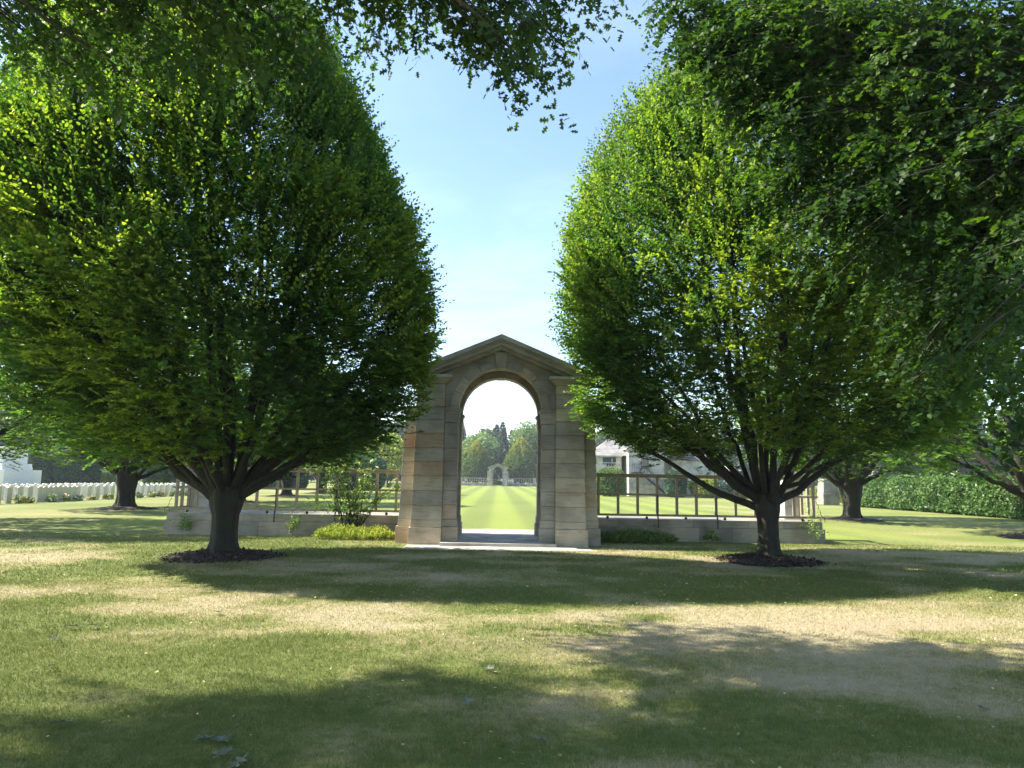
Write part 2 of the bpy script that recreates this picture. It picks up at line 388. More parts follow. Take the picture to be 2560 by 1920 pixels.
# ------------------------------------------------------------------ hornbeam generator
def hornbeam_meshes(seed, prof, n_limb=15, n_br=620, n_spray=9000, k=13, leaf=.078, trunk_r=.27, fork=1.15, gold=False, mat='hornbeam', lean=(0, 0), extra=(), shoot=.16, deep=1.0, shift=0.0, xsh=0.0):
    sx_ = lambda z: xsh * np.clip((z - 3) / 4, 0, 1)
    global RNG
    RNG = np.random.default_rng(seed); rs = random.Random(seed)
    zs = np.array([p[0] for p in prof]); rr = np.array([p[1] for p in prof])
    def env(z, a):
        r = np.interp(z, zs, rr)
        return r * (1 + .20 * (fbm(a * 1.3 + 7, z * .55, seed, 3) - .5) + .16 * (fbm(a * 4 + 3, z * 1.6, seed + 9, 2) - .5))
    tb = MB()
    # trunk
    K = 28; vs = []; hts = [0, .06, .14, .28, .5, .8, fork, fork + .25, fork + .5]
    rad = [1.62, 1.42, 1.22, 1.06, .98, 1.0, 1.22, 1.30, .95]
    ph = [rs.uniform(0, 6.28) for _ in range(4)]
    for h, q in zip(hts, rad):
        for j in range(K):
            w = 2 * math.pi * j / K
            fl = 1 + (.10 + .10 * max(0, 1 - h / .3)) * math.sin(5 * w + ph[0] + h * .6) + .06 * math.sin(3 * w + ph[1] - h) + .035 * math.sin(11 * w + ph[2] + h * 2)
            r = trunk_r * q * fl; vs.append((r * math.cos(w) + lean[0] * h, r * math.sin(w) + lean[1] * h, h - .03 if h == 0 else h))
    fs = [(i * K + j, i * K + (j + 1) % K, (i + 1) * K + (j + 1) % K, (i + 1) * K + j) for i in range(len(hts) - 1) for j in range(K)]
    tb.add(vs, fs, .5)
    limbs = []
    top = zs[-1]
    def limb(a, tgt_z, fr, r0, z0):
        R_ = float(env(np.array([tgt_z]), np.array([a]))[0]) * fr
        p0 = np.array([math.cos(a) * trunk_r * .55, math.sin(a) * trunk_r * .55, z0])
        p2 = np.array([math.cos(a) * R_ + float(sx_(tgt_z)), math.sin(a) * R_ * deep + shift * min(1, max(0, (tgt_z - 2) / 3)), tgt_z])
        h = tgt_z - z0
        p1 = np.array([math.cos(a) * R_ * .55, math.sin(a) * R_ * .55, z0 + h * .42])
        if tgt_z > top * .7: p1 = np.array([math.cos(a) * (R_ * .45 + .6), math.sin(a) * (R_ * .45 + .6), z0 + h * .45])
        pts = bez(p0, p1, p2, 14)
        pts[2:-1] += RNG.normal(0, .035, (11, 3))
        rads = r0 * np.linspace(1, .12, 14) ** .9
        tb.tube(pts, rads, 9, .5)
        limbs.append((pts, rads))
    for i in range(n_limb):
        a = i * 2.39996 + rs.uniform(-.2, .2)
        f = i / (n_limb - 1)
        limb(a, 3.4 + (top - 4.0) * f ** 1.05, .88 if f < .8 else .6, trunk_r * (.28 + .10 * f), fork + rs.uniform(-.1, .35))
    for e in extra: limb(*e)
    LP = np.concatenate([l[0] for l in limbs]); LR = np.concatenate([l[1] for l in limbs])
    LT = np.concatenate([norm(np.gradient(l[0], axis=0)) for l in limbs])
    # branch targets
    zt = RNG.uniform(0, 1, n_br * 3); z = zs[0] + (top - zs[0]) * zt
    keep = RNG.random(len(z)) < (np.interp(z, zs, rr) + .5) / (rr.max() + .5); z = z[keep][:n_br]
    a = RNG.uniform(0, 2 * np.pi, len(z))
    e = env(z, a); fr = np.where(RNG.random(len(z)) < .72, RNG.uniform(.84, 1.0, len(z)), RNG.uniform(.35, .84, len(z)))
    T = np.stack([np.cos(a) * e * fr + sx_(z), np.sin(a) * e * fr * deep + shift * np.clip((z - 2) / 3, 0, 1), z], 1)
    orgs = []; dirs = []
    for i in range(len(T)):
        t = T[i]
        dv = t[None] - LP; dist = np.linalg.norm(dv, axis=1)
        up = dv[:, 2]
        sc = dist + 3.0 * np.maximum(0, .25 * dist - up) + 1.5 * (dist < .5)
        j = int(np.argmin(sc)); p0 = LP[j]; tan = LT[j]
        ln = dist[j]; p1 = p0 + tan * ln * .35 + np.array([0, 0, .06 * ln])
        pts = bez(p0, p1, t, 8); r0 = min(LR[j] * .5, .007 + .007 * ln)
        tb.tube(pts, np.linspace(r0, .003, 8), 4, .5, False)
        dd = norm(np.gradient(pts, axis=0))
        orgs.append(pts[2:]); dirs.append(dd[2:])
    O = np.concatenate(orgs); D = np.concatenate(dirs)
    # sprays on the branches, weighted outwards
    ro = np.linalg.norm(O[:, :2], axis=1) / np.maximum(np.interp(O[:, 2], zs, rr), .3)
    w = np.clip(ro, .08, 1.1) ** 1.6; w /= w.sum()
    idx = RNG.choice(len(O), n_spray, p=w)
    org = O[idx] + rnd(n_spray, .16); d0 = D[idx].copy()
    m = int(n_spray * .52)                      # over half of the sprays sit in the outer skin of the crown, in tiers and plumes
    zz = zs[0] + (top - zs[0]) * RNG.random(m * 3); zz = zz[RNG.random(len(zz)) < (np.interp(zz, zs, rr) + .4) / (rr.max() + .4)][:m]; m = len(zz)
    aa = RNG.uniform(0, 2 * np.pi, m); ee = env(zz, aa)
    hz = (zz - zs[0]) / (top - zs[0])
    tier = fbm(aa * 3.0 + 11 + zz * .25, zz * np.interp(hz, [0, .5, 1], [2.8, 1.8, 1.2]) + aa * .6, seed + 21, 3)
    rad_ = ee * (1.0 - .62 * np.clip(tier - .40, 0, .34) / .34 * RNG.uniform(.5, 1.1, m)) - RNG.exponential(.10, m)
    org[:m] = np.stack([np.cos(aa) * rad_ + sx_(zz), np.sin(aa) * rad_ * deep + shift * np.clip((zz - 2) / 3, 0, 1), zz], 1)
    d0[:m] = norm(np.stack([np.cos(aa), np.sin(aa), .6 + 0 * aa], 1))
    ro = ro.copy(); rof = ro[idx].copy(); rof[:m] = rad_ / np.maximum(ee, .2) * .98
    out = norm(org * np.array([1, 1, 0]) + 1e-4)
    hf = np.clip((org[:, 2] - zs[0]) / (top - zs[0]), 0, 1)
    upw = np.interp(hf, [0, .25, .6, 1], [-.05, .15, .75, 1.2])
    d = norm(d0 * .5 + out * (1.0 - .45 * hf)[:, None] + np.array([0, 0, 1.]) * upw[:, None] + rnd(n_spray, .38))
    nrm = norm(np.array([0, 0, 1.]) + out * (.25 + .5 * hf)[:, None] + rnd(n_spray, .22))
    ln = RNG.uniform(.22, .46, n_spray)
    cl = fbm(org[:, 0] * .9 + org[:, 2] * .3, org[:, 1] * .9 + org[:, 2] * .7, seed + 3, 3)
    tint = np.clip(.33 + .9 * (cl - .4) + RNG.normal(0, .1, n_spray) + .12 * hf + .8 * np.clip(rof - .80, 0, .3), 0, 1)  # outer sprays lighter: young yellow tips, plus painted light over the dark depth
    if gold: tint = np.clip(tint * .6 + np.interp(hf + RNG.normal(0, .1, n_spray), [.5, .95], [0, .8]), 0, 1)
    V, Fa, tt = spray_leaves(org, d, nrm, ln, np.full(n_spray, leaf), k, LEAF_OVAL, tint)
    # long shoots sticking out of the outline
    ns = int(n_spray * shoot)
    z = RNG.uniform(zs[0] + (top - zs[0]) * .2, top, ns); a = RNG.uniform(0, 2 * np.pi, ns); e = env(z, a) * .97
    so_ = np.stack([np.cos(a) * e + sx_(z), np.sin(a) * e * deep + shift * np.clip((z - 2) / 3, 0, 1), z], 1) + rnd(ns, .05)
    hf = (z - zs[0]) / (top - zs[0])
    d = norm(np.stack([np.cos(a), np.sin(a), 0 * a], 1) * np.interp(hf, [0, .5, 1], [1, .7, .35])[:, None] + np.array([0, 0, 1.]) * np.interp(hf, [0, .5, 1], [.35, 1, 1.3])[:, None] + rnd(ns, .2))
    nr = norm(rnd(ns) + np.array([0, -.4, .5]))
    V2, F2, t2 = spray_leaves(so_, d, nr, RNG.uniform(.35, .75, ns), np.full(ns, leaf * .92), 10, LEAF_OVAL, np.clip(RNG.normal(.62, .15, ns) if not gold else hf * .9, 0, 1), .95, .02, .8)
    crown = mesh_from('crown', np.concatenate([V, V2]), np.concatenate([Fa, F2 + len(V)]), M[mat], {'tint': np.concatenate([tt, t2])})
    trunk = mesh_from('trunk', tb.v, tb.f, M['bark'], {'tint': tb.t}, True)
    return trunk, crown
def place_tree(name, tr, cr, label, loc, rz=0, sc=1.0, group=None, cat='tree'):
    t = thing(name, label, cat, loc, rz, group); t.scale = (sc, sc, sc)
    link('trunk', tr, t); link('crown', cr, t)
    return t

def mulch_ring(loc, r, label, seed, chips=2600):
    global RNG
    RNG = np.random.default_rng(seed)
    t = thing('mulch_ring', label, 'mulch bed', loc, 0, 'mulch beds round the tree trunks')
    vs = [(0, 0, .13)]; fs = []; rings = 7; K = 40
    for i in range(1, rings + 1):
        for j in range(K):
            w = 2 * math.pi * j / K; q = i / rings
            rr_ = r * q * (1 + (.07 * math.sin(3 * w + seed) + .04 * math.sin(7 * w)) * q)
            vs.append((rr_ * math.cos(w), rr_ * math.sin(w), .13 * (1 - q ** 1.6) + (random.uniform(0, .02) if i < rings else -.01)))
    for j in range(K): fs.append((0, 1 + j, 1 + (j + 1) % K))
    for i in range(rings - 1):
        for j in range(K): fs.append((1 + i * K + j, 1 + (i + 1) * K + j, 1 + (i + 1) * K + (j + 1) % K, 1 + i * K + (j + 1) % K))
    link('mound', mesh_from('mound', vs, fs, M['mulch_base'], {'tint': [.5] * len(fs)}, True), t)
    n = chips; q = RNG.uniform(0, 1, n) ** .55; a = RNG.uniform(0, 6.283, n); q2 = np.where(RNG.random(n) < .12, 1 + RNG.exponential(.10, n), q * 1.06 * (1 + .08 * np.sin(3 * a + seed) + .05 * np.sin(7 * a)))
    pos = np.stack([np.cos(a) * q2 * r, np.sin(a) * q2 * r, .13 * (1 - np.clip(q2, 0, 1) ** 1.6) + .012], 1)
    d = norm(rnd(n) * np.array([1, 1, .45])); nr = norm(np.array([0, 0, 1.]) + rnd(n, .5))
    V, Fa, tt = leaves(pos, d, nr, RNG.uniform(.02, .075, n), LEAF_QUAD, RNG.random(n) ** 1.6, .6)
    link('bark_chips', mesh_from('bark_chips', V, Fa, M['chips'], {'tint': tt}), t)['kind'] = 'stuff'
    return t
M['chips'] = leaf_mat('bark_chips', (.02, .012, .01), (.05, .033, .028), (.16, .12, .10), (.5, .4, .3), .0, .7)

# ================================================================== GROUND
def fields(x, y):
    """dryness, bare soil and mowing stripes of the lawn"""
    g = lambda cx, cy, sx_, sy_: np.exp(-((x - cx) / sx_) ** 2 - ((y - cy) / sy_) ** 2)
    near = np.clip((20 - y) / 3.0, 0, 1)
    n1 = fbm(x * .35 + 3, y * .5 + 1, 11, 4); n2 = fbm(x * 1.1, y * 1.5, 23, 4)
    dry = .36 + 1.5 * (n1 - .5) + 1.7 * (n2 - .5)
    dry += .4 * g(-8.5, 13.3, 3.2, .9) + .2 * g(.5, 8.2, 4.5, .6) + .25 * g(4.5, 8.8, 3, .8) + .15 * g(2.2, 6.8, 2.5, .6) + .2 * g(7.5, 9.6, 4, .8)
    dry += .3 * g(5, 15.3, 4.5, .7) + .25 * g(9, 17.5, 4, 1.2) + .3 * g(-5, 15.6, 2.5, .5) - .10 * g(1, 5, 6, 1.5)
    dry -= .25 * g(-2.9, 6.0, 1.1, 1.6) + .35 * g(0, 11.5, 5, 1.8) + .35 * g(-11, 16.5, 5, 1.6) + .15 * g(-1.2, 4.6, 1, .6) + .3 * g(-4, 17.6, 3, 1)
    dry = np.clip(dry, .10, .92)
    side = np.clip((np.abs(x) - 10) / 4, 0, 1)
    far = .10 + .25 * (fbm(x * .12, y * .10, 31, 3) - .5) + side * (.25 + .9 * (n1 - .5))
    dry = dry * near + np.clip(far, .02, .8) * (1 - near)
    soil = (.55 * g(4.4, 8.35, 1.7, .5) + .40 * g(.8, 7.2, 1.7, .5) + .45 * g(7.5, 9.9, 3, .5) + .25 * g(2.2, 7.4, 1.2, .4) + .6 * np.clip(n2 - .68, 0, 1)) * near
    # stripes run along y on the long lawn behind the gate
    s = (.5 + .5 * np.tanh(2.5 * np.sin(x * 2 * np.pi / 2.5 + .7))) * .42 + .25 * fbm(x * .5, y * .25, 41, 2)
    stripe = s * np.clip((y - 20.5) / 1.5, 0, 1) * np.clip((14 - np.abs(x)) / 2, .25, 1)
    return dry, np.clip(soil, 0, .9), np.clip(stripe, 0, 1)
xs = np.concatenate([-np.geomspace(900, 16, 34), np.arange(-15.6, 15.7, .13), np.geomspace(16, 900, 34)])
ys = np.concatenate([np.linspace(-200, -4, 12), np.arange(-3.0, 24, .13), np.geomspace(24.2, 1500, 90)])
X, Y = np.meshgrid(xs, ys, indexing='ij')
dry, soil, stripe = fields(X, Y)
Z = np.zeros_like(X)
nx, ny = X.shape
ii = (np.arange(nx - 1)[:, None] * ny + np.arange(ny - 1)[None]).ravel()
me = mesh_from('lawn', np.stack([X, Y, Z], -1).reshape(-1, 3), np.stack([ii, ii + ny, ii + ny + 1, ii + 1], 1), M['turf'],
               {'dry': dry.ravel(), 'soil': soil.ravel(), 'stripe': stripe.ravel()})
tag(link('lawn', me), kind='structure')

# grass blades in the foreground and middle distance
def blades(y0, y1, dens, h, w, seed):
    r = np.random.default_rng(seed)
    area = (y1 - y0) * (1.56 * (y0 + y1) / 2 + 3); n = int(area * dens)
    y = r.uniform(y0, y1, n); x = r.uniform(-1, 1, n) * (.78 * y1 + 1.5)
    k = np.abs(x) < .78 * y + 1.5
    dr_, so_, st_ = fields(x, y)
    k &= r.random(n) > so_ * 1.1
    tre = [(-5.7, 14.45), (5.25, 13.8)]
    for cx, cy in tre: k &= (x - cx) ** 2 + (y - cy) ** 2 > 1.0
    k &= ~((np.abs(x) < 2.3) & (y > 16.3)) & ~((np.abs(x) < 9) & (y > 19.2))
    x, y, dr_, so_ = x[k], y[k], dr_[k], so_[k]; n = len(x)
    hh = h * r.uniform(.5, 1.25, n) * (1.1 - .45 * dr_) * (.45 + 1.15 * fbm(x * 3.1, y * 3.1, 77, 3)); a = r.uniform(0, 6.283, n); le = r.normal(0, .55, (n, 2)) * hh[:, None]
    dx = np.cos(a) * w * .5; dy = np.sin(a) * w * .5
    V = np.empty((n, 3, 3)); V[:, 0] = np.stack([x - dx, y - dy, 0 * x - .002], 1); V[:, 1] = np.stack([x + dx, y + dy, 0 * x - .002], 1)
    V[:, 2] = np.stack([x + le[:, 0], y + le[:, 1], hh], 1)
    j = r.normal(0, .14, n)
    return V.reshape(-1, 3), np.repeat(np.clip(dr_ + j, 0, 1), 3), np.repeat(so_, 3)
BV = []; BD = []; BS = []
for a in [(2.8, 5.2, 7000, .032, .0045, 1), (5.2, 7.5, 4200, .034, .006, 2), (7.5, 11, 1900, .036, .009, 3), (11, 19.4, 650, .04, .014, 4)]:
    v, d_, s_ = blades(*a); BV.append(v); BD.append(d_); BS.append(s_)
BV = np.concatenate(BV); BD = np.concatenate(BD); BS = np.concatenate(BS)
me = mesh_from('grass', BV, np.arange(len(BV)).reshape(-1, 3), M['blade'], {'dry': BD, 'soil': BS * .3, 'stripe': BD * 0})
tag(link('grass', me), 'short mown grass blades, green and straw coloured, across the foreground lawn', 'grass', kind='stuff')

# ================================================================== GATEWAY
GY = 17.5
def gateway(name, label, loc, rz, group):
    t = thing(name, label, 'stone gateway', loc, rz, group)
    D = 2.9
    zc = [0, .42, .60, .95, 1.30, 1.66, 2.01, 2.35, 2.70, 3.04, 3.36, 3.72, 3.93]
    def tnt(w=1.0): return min(1, max(0, random.betavariate(1.1, 1.5) * w))
    for s in (-1, 1):
        warm = 1.12 if s < 0 else .75
        p = MB()
        for i in range(12):
            z0, z1 = zc[i], zc[i + 1] - .008
            h = 2.125 - .006 * i + (.05 if i == 0 else .018 if i == 1 else 0)
            fy = -.05 if i == 0 else -.018 if i == 1 else 0
            e, g = (.0, .004) if i < 1 else (.0, .018) if i == 1 else (.015, .010)
            a0, a1 = (1.385, h) if s > 0 else (-h, -1.385)
            ys_ = [fy, .95, 1.95, D - fy] if i % 2 else [fy, .65, 2.2, D - fy]
            for q in range(3):
                y0, y1 = ys_[q], ys_[q + 1] - (.004 if q < 2 else 0)
                tt = tnt(warm)
                if i == 0 and s < 0: tt = .86
                if i == 1 and s < 0: tt = .78
                p.hexa([(a0 - (e if s < 0 else 0), y0 - (e if q == 0 else 0), z0), (a1 + (e if s > 0 else 0), y0 - (e if q == 0 else 0), z0), (a1 + (e if s > 0 else 0), y1 + (e if q == 2 else 0), z0), (a0 - (e if s < 0 else 0), y1 + (e if q == 2 else 0), z0)],
                       [(a0 + (g if s < 0 else 0), y0 + (g if q == 0 else 0), z1), (a1 - (g if s > 0 else 0), y0 + (g if q == 0 else 0), z1), (a1 - (g if s > 0 else 0), y1 - (g if q == 2 else 0), z1), (a0 + (g if s < 0 else 0), y1 - (g if q == 2 else 0), z1)], tt)
        p.box(s * 1.40, s * 2.02, .03, D - .03, .0, 3.92, .3)
        p.build('pier', M['stone'], t, bevel=.004)
        # cornice block on the pier
        c = MB()
        for z0, z1, o in ((3.93, 3.985, .03), (3.985, 4.03, .075), (4.03, 4.065, .12), (4.065, 4.14, .185)):
            c.box(s * (1.385 - o), s * (2.06 + o * .6), -o, D + o, z0 + .001, z1, .35)
        c.build('cornice', M['stone'], t, bevel=.005)
        # side buttress
        b = MB()
        for i in range(10):
            z0, z1 = zc[i], min(zc[i + 1], 3.22) - .004
            if z0 >= 3.2: break
            h = 2.47 - .009 * i + (.06 if i == 0 else .02 if i == 1 else 0); e, g = (0, .004) if i < 2 else (.017, .010)
            fo = .05 if i == 0 else .02 if i == 1 else 0
            b.box(s * 2.14, s * h, .36 - fo, 1.2, z0, z1, tnt(warm * 1.2) if i or s > 0 else .95, e, g)
            b.box(s * 2.14, s * h, 1.225, 2.54 + fo, z0, z1, tnt(warm), e, g)
        b.box(s * 2.05, s * 2.38, .40, 2.5, 0, 3.2, .3)
        for z0, z1, o in ((3.22, 3.28, .03), (3.28, 3.38, .07)): b.box(s * 2.10, s * (2.40 + o), .36 - o, 2.54 + o, z0 + .001, z1, .55)
        b.build('buttress', M['stone'], t, bevel=.004)
        # jambs of the front order, the passage and the rear order
        j = MB()
        for (ya, yb) in ((.35, .80), (2.10, 2.55)):
            for i in range(9):
                z0, z1 = max(zc[i], .08), min(zc[i + 1], 2.99) - .007
                if z0 >= 2.98: break
                o = .05 if i == 0 else .022 if i == 1 else 0
                j.box(s * (1.05 - o), s * 1.384, ya - o, yb + o, z0, z1, tnt(warm * .9), 0, .003)
            for z0, z1, o in ((2.99, 3.13, .012), (3.13, 3.27, .022), (3.27, 3.30, .04), (3.30, 3.345, .06)):
                j.box(s * (1.05 - o), s * 1.383, ya - o, yb + o, z0 + .001, z1, .22)
        for i in range(10):
            z0, z1 = max(zc[i], .08), min(zc[i + 1], 3.36) - .004
            j.box(s * 1.22, s * 1.383, .803, 2.097, z0, z1, .85)
        j.build('jamb', M['stone'], t, bevel=.003)
    # voussoir rings
    zs_ = 3.345
    def ring(mb, r0, r1, ya, yb, nv, tint=None, key=True, sub=5, a0=0, a1=math.pi, zz=zs_, half_=None):
        ka = .115 if key else 0
        spans = []
        half = math.pi / 2 - ka
        for i in range(nv): spans.append((half * i / nv, half * (i + 1) / nv))
        spans += [(math.pi - b_, math.pi - a_) for a_, b_ in spans]
        if half_ is not None: spans = spans[:nv] if half_ == 0 else spans[nv:]
        for (u0, u1) in spans:
            u0 += .004; u1 -= .004; tt = tnt(.8) if tint is None else min(1, max(0, tint + random.uniform(-.12, .12)))
            vs = []; fs = []
            for q in range(sub + 1):
                u = u0 + (u1 - u0) * q / sub
                c_, s_ = math.cos(u), math.sin(u)
                vs += [(r0 * c_, ya, zz + r0 * s_), (r1 * c_, ya, zz + r1 * s_), (r1 * c_, yb, zz + r1 * s_), (r0 * c_, yb, zz + r0 * s_)]
            for q in range(sub):
                o_ = q * 4
                for m_ in range(4): fs.append((o_ + m_, o_ + (m_ + 1) % 4, o_ + 4 + (m_ + 1) % 4, o_ + 4 + m_))
            fs += [(3, 2, 1, 0), (sub * 4, sub * 4 + 1, sub * 4 + 2, sub * 4 + 3)]
            mb.add(vs, fs, tt)
    for (ya, yb, f) in ((.33, .80, 1), (2.10, 2.57, -1)):
        e0, e1 = (ya - .025, ya + .1) if f > 0 else (yb - .1, yb + .025)
        for hf in (0, 1):
            a = MB(); ring(a, 1.05, 1.225, ya, yb, 4, half_=hf); a.build('archivolt', M['stone'], t, bevel=.003)
            a = MB(); ring(a, 1.2255, 1.262, e0, e1, 4, .2, half_=hf); a.build('hood_mould', M['stone'], t, bevel=.002)
    v = MB(); ring(v, 1.24, 1.36, .802, 2.098, 4, .95, False)  # brown tint paints the warm bounced light under the arch
    v.build('vault', M['stone'], t)
    k = MB()
    for ya, yb in ((.25, .795), (2.105, 2.65)):
        k.hexa([(-.1215, ya, zs_ + 1.047), (.1215, ya, zs_ + 1.047), (.1215, yb, zs_ + 1.047), (-.1215, yb, zs_ + 1.047)],
               [(-.17, ya, 4.79), (.17, ya, 4.79), (.17, yb, 4.79), (-.17, yb, 4.79)], .12)
        k.build('keystone', M['stone'], t, bevel=.006); k = MB()
    # gable wall
    g = MB(); sl = .418; apex = 5.17
    xs_ = sorted(set([-2.06, -1.72, -1.383] + [1.262 * math.sin(math.pi * i / 40) for i in range(-20, 21)] + [1.383, 1.72, 2.06]))
    for x0, x1 in zip(xs_[:-1], xs_[1:]):
        def zb(x): return 4.14 if abs(x) > 1.384 or abs((x0 + x1) / 2) > 1.384 else (zs_ + math.sqrt(max(0, 1.2615 ** 2 - x * x)) if abs(x) < 1.2615 else zs_)
        def zt(x): return apex - .30 - sl * abs(x)
        if zt(x0) - zb(x0) < .02 and zt(x1) - zb(x1) < .02: continue
        b0, b1 = zb(x0), zb(x1); t0, t1 = max(zt(x0), b0 + .005), max(zt(x1), b1 + .005)
        g.hexa([(x0, .37, b0), (x1, .37, b1), (x1, 2.53, b1), (x0, 2.53, b0)], [(x0, .37, t0), (x1, .37, t1), (x1, 2.53, t1), (x0, 2.53, t0)], .18)
    g.build('gable', M['stone'], t)
    # raking cornice and roof slabs
    c = MB()
    def rake(o0, o1, y0, y1, hw, parts, tint, sx0=0):
        for s in (-1, 1):
            for q in range(parts):
                xa = hw * q / parts + (.002 if q else 0); xb = hw * (q + 1) / parts - (.002 if q < parts - 1 else 0)
                if s > 0: A_, B_ = xa, xb
                else: A_, B_ = -xb, -xa
                zt_ = lambda x: apex - sl * abs(x)
                c.hexa([(A_, y0, zt_(A_) - o1), (B_, y0, zt_(B_) - o1), (B_, y1, zt_(B_) - o1), (A_, y1, zt_(A_) - o1)],
                       [(A_, y0, zt_(A_) - o0), (B_, y0, zt_(B_) - o0), (B_, y1, zt_(B_) - o0), (A_, y1, zt_(A_) - o0)], tint + random.uniform(-.1, .1))
    rake(0, .115, -.22, D + .22, 2.40, 3, .25)
    rake(.116, .16, -.16, D + .16, 2.36, 3, .2)
    rake(.161, .25, -.10, D + .10, 2.30, 3, .3)
    rake(.251, .33, .10, D - .10, 2.20, 3, .2)
    c.build('raking_cornice', M['stone'], t, bevel=.004)
    # doorstep and floor slabs
    f = MB()
    for q in range(4): f.box(-1.395 + .6975 * q + .002, -1.395 + .6975 * (q + 1) - .002, -.28, .32, .004, .08, .25 + .1 * random.random())
    f.box(-1.21, 1.21, .323, 2.99, 0, .076, .3)
    y = .325; row = 0
    while y < 2.95:
        x = -1.2 + (.0 if row % 2 else -.0); off = .35 if row % 2 else 0
        cuts = [-1.2] + [c_ for c_ in (-.8 + off * .8, -.25 + off, .45 + off * .6) if c_ < 1.1] + [1.2]
        for x0, x1 in zip(cuts[:-1], cuts[1:]): f.box(x0 + .002, x1 - .002, y, y + .377, .07, .081, random.random())
        y += .381; row += 1
    f.build('doorstep', M['paving'], t, bevel=.003)
    return t
gate = gateway('stone_gateway', 'tall sandstone gateway with an open round arch and a gable, between the two big trees', (.03, GY, 0), 0, 'stone gateways at the ends of the long lawn')

# pavement in front of and behind the gate
p = MB()
p.box(-2.14, 2.19, 16.43, 17.7, -.02, .006, .4)
for q in range(6): p.box(-2.15 + q * .725, -2.15 + (q + 1) * .725 - .003, 16.42, 17.75, -.02, .010, random.random())
vs_ = [(x_, 20.41, .004) for x_ in np.linspace(-1.9, 1.9, 13)] + [(x_, 23.3 - .17 * x_ * x_, .004) for x_ in np.linspace(-1.9, 1.9, 13)]
p.add(vs_, [(i, i + 1, i + 14, i + 13) for i in range(12)], .6)
for row in range(5):
    y0 = 20.41 + row * .55
    for q in range(5):
        x0, x1 = -1.75 + q * .7, -1.75 + (q + 1) * .7 - .003
        def ye(x): return 23.2 - .17 * x * x
        yt0, yt1 = min(y0 + .544, ye(x0)), min(y0 + .544, ye(x1))
        if yt0 > y0 + .02 or yt1 > y0 + .02:
            yt0 = max(yt0, y0 + .01); yt1 = max(yt1, y0 + .01)
            p.hexa([(x0, y0, -.02), (x1, y0, -.02), (x1, yt1, -.02), (x0, yt0, -.02)], [(x0, y0, .012), (x1, y0, .012), (x1, yt1, .012), (x0, yt0, .012)], random.random())
o = p.build('pavement', M['paving']); tag(o, kind='structure')

# ------------------------------------------------------------------ wings: low walls, trellis fences, stone pillars
def low_wall(s, loc_y, label, group, x0=2.47):
    t = thing('low_wall', label, 'wall', (0, loc_y, 0), 0, group)
    b = MB(); x = x0 * s
    lens = [.75, 1.05, 1.2, .9, 1.1, 1.15, .95]
    cur = x0; i = 0
    while cur < 8.9 - .01:
        nxt = min(cur + lens[i % 7], 8.9)
        if 8.9 - nxt < .25: nxt = 8.9
        b.box(s * (cur + .003), s * nxt, 0, 2.0, 0, .375, random.random()); cur = nxt; i += 1
    b.build('lower_course', M['wall_stone'], t, bevel=.004)
    b = MB(); cur = x0; i = 3
    while cur < 8.85 - .01:
        nxt = min(cur + lens[i % 7] * .9, 8.85)
        if 8.85 - nxt < .25: nxt = 8.85
        b.box(s * (cur + .003), s * nxt, .035, 1.96, .378, .575, random.random()); cur = nxt; i += 1
    b.build('coping', M['wall_stone'], t, bevel=.006)
    return t
def trellis(s, loc_y, label, group):
    t = thing('trellis_fence', label, 'fence', (0, loc_y, 0), 0, group)
    y = .12; xe = 8.78
    top = MB(); top.box(s * 2.46, s * xe, y - .05, y + .05, 1.70, 1.775, .5); top.box(s * 2.46, s * (xe + .03), y - .075, y + .075, 1.776, 1.80, .5)
    top.box(s * (xe - .045), s * (xe + .045), y + .076, 1.55, 1.70, 1.78, .5); top.build('top_rail', M['wood'], t, bevel=.004)
    m = MB(); m.box(s * 2.46, s * xe, y - .02, y + .02, 1.22, 1.27, .5); m.box(s * (xe - .02), s * (xe + .02), y + .04, 1.5, 1.22, 1.27, .5); m.build('middle_rail', M['wood'], t)
    m = MB(); m.box(s * 2.46, s * xe, y - .035, y + .035, .66, .72, .5); m.box(s * (xe - .03), s * (xe + .03), y + .04, 1.5, .66, .72, .5); m.build('bottom_rail', M['wood'], t)
    x = 2.75
    while x < xe + .05:
        q = MB(); q.box(s * (x - .034), s * (x + .034), y - .034, y + .034, .722, 1.698, .5); q.build('post', M['wood'], t, bevel=.004); x += .537
    for yy in (.62, 1.05, 1.48):
        q = MB(); q.box(s * (xe - .034), s * (xe + .034), y + yy - .034, y + yy + .034, .722, 1.698, .5); q.build('post', M['wood'], t)
    x = 3.0
    while x < xe:
        q = MB(); q.ball((s * x, y, .618), .040, 12, 8); q.build('ball_foot', M['iron'], t, True); x += 1.07
    for x in (4.35, 5.97):
        q = MB(); q.box(s * (x - .012), s * (x + .012), y - .10, y - .08, .62, 1.25, .5); q.box(s * (x - .014), s * (x + .014), -.035, -.02, .36, .66, .5); q.box(s * (x - .014), s * (x + .014), -.034, y - .1, .60, .62, .5)
        q.build('iron_stay', M['iron'], t)
    q = MB()
    pts = [(xe + .04, 1.22), (xe + .02, 1.20), (xe + .05, 1.14), (xe + .10, 1.10), (xe + .10, 1.05), (xe + .15, 1.04), (xe + .15, .92), (xe + .19, .90), (xe + .21, .78), (xe + .25, .70), (xe + .32, .67), (xe + .32, .56)]
    sh = .30
    q.tube([(s * (a - sh + .25), y + .2, b) for a, b in pts], .009, 6)
    q.tube([(s * (xe + .02), y + .2, .69), (s * (xe + .28), y + .2, .69)], .008, 6); q.tube([(s * (xe + .14), y + .2, .69), (s * (xe + .14), y + .2, .55)], .008, 6)
    q.build('iron_bracket', M['iron'], t)
    return t
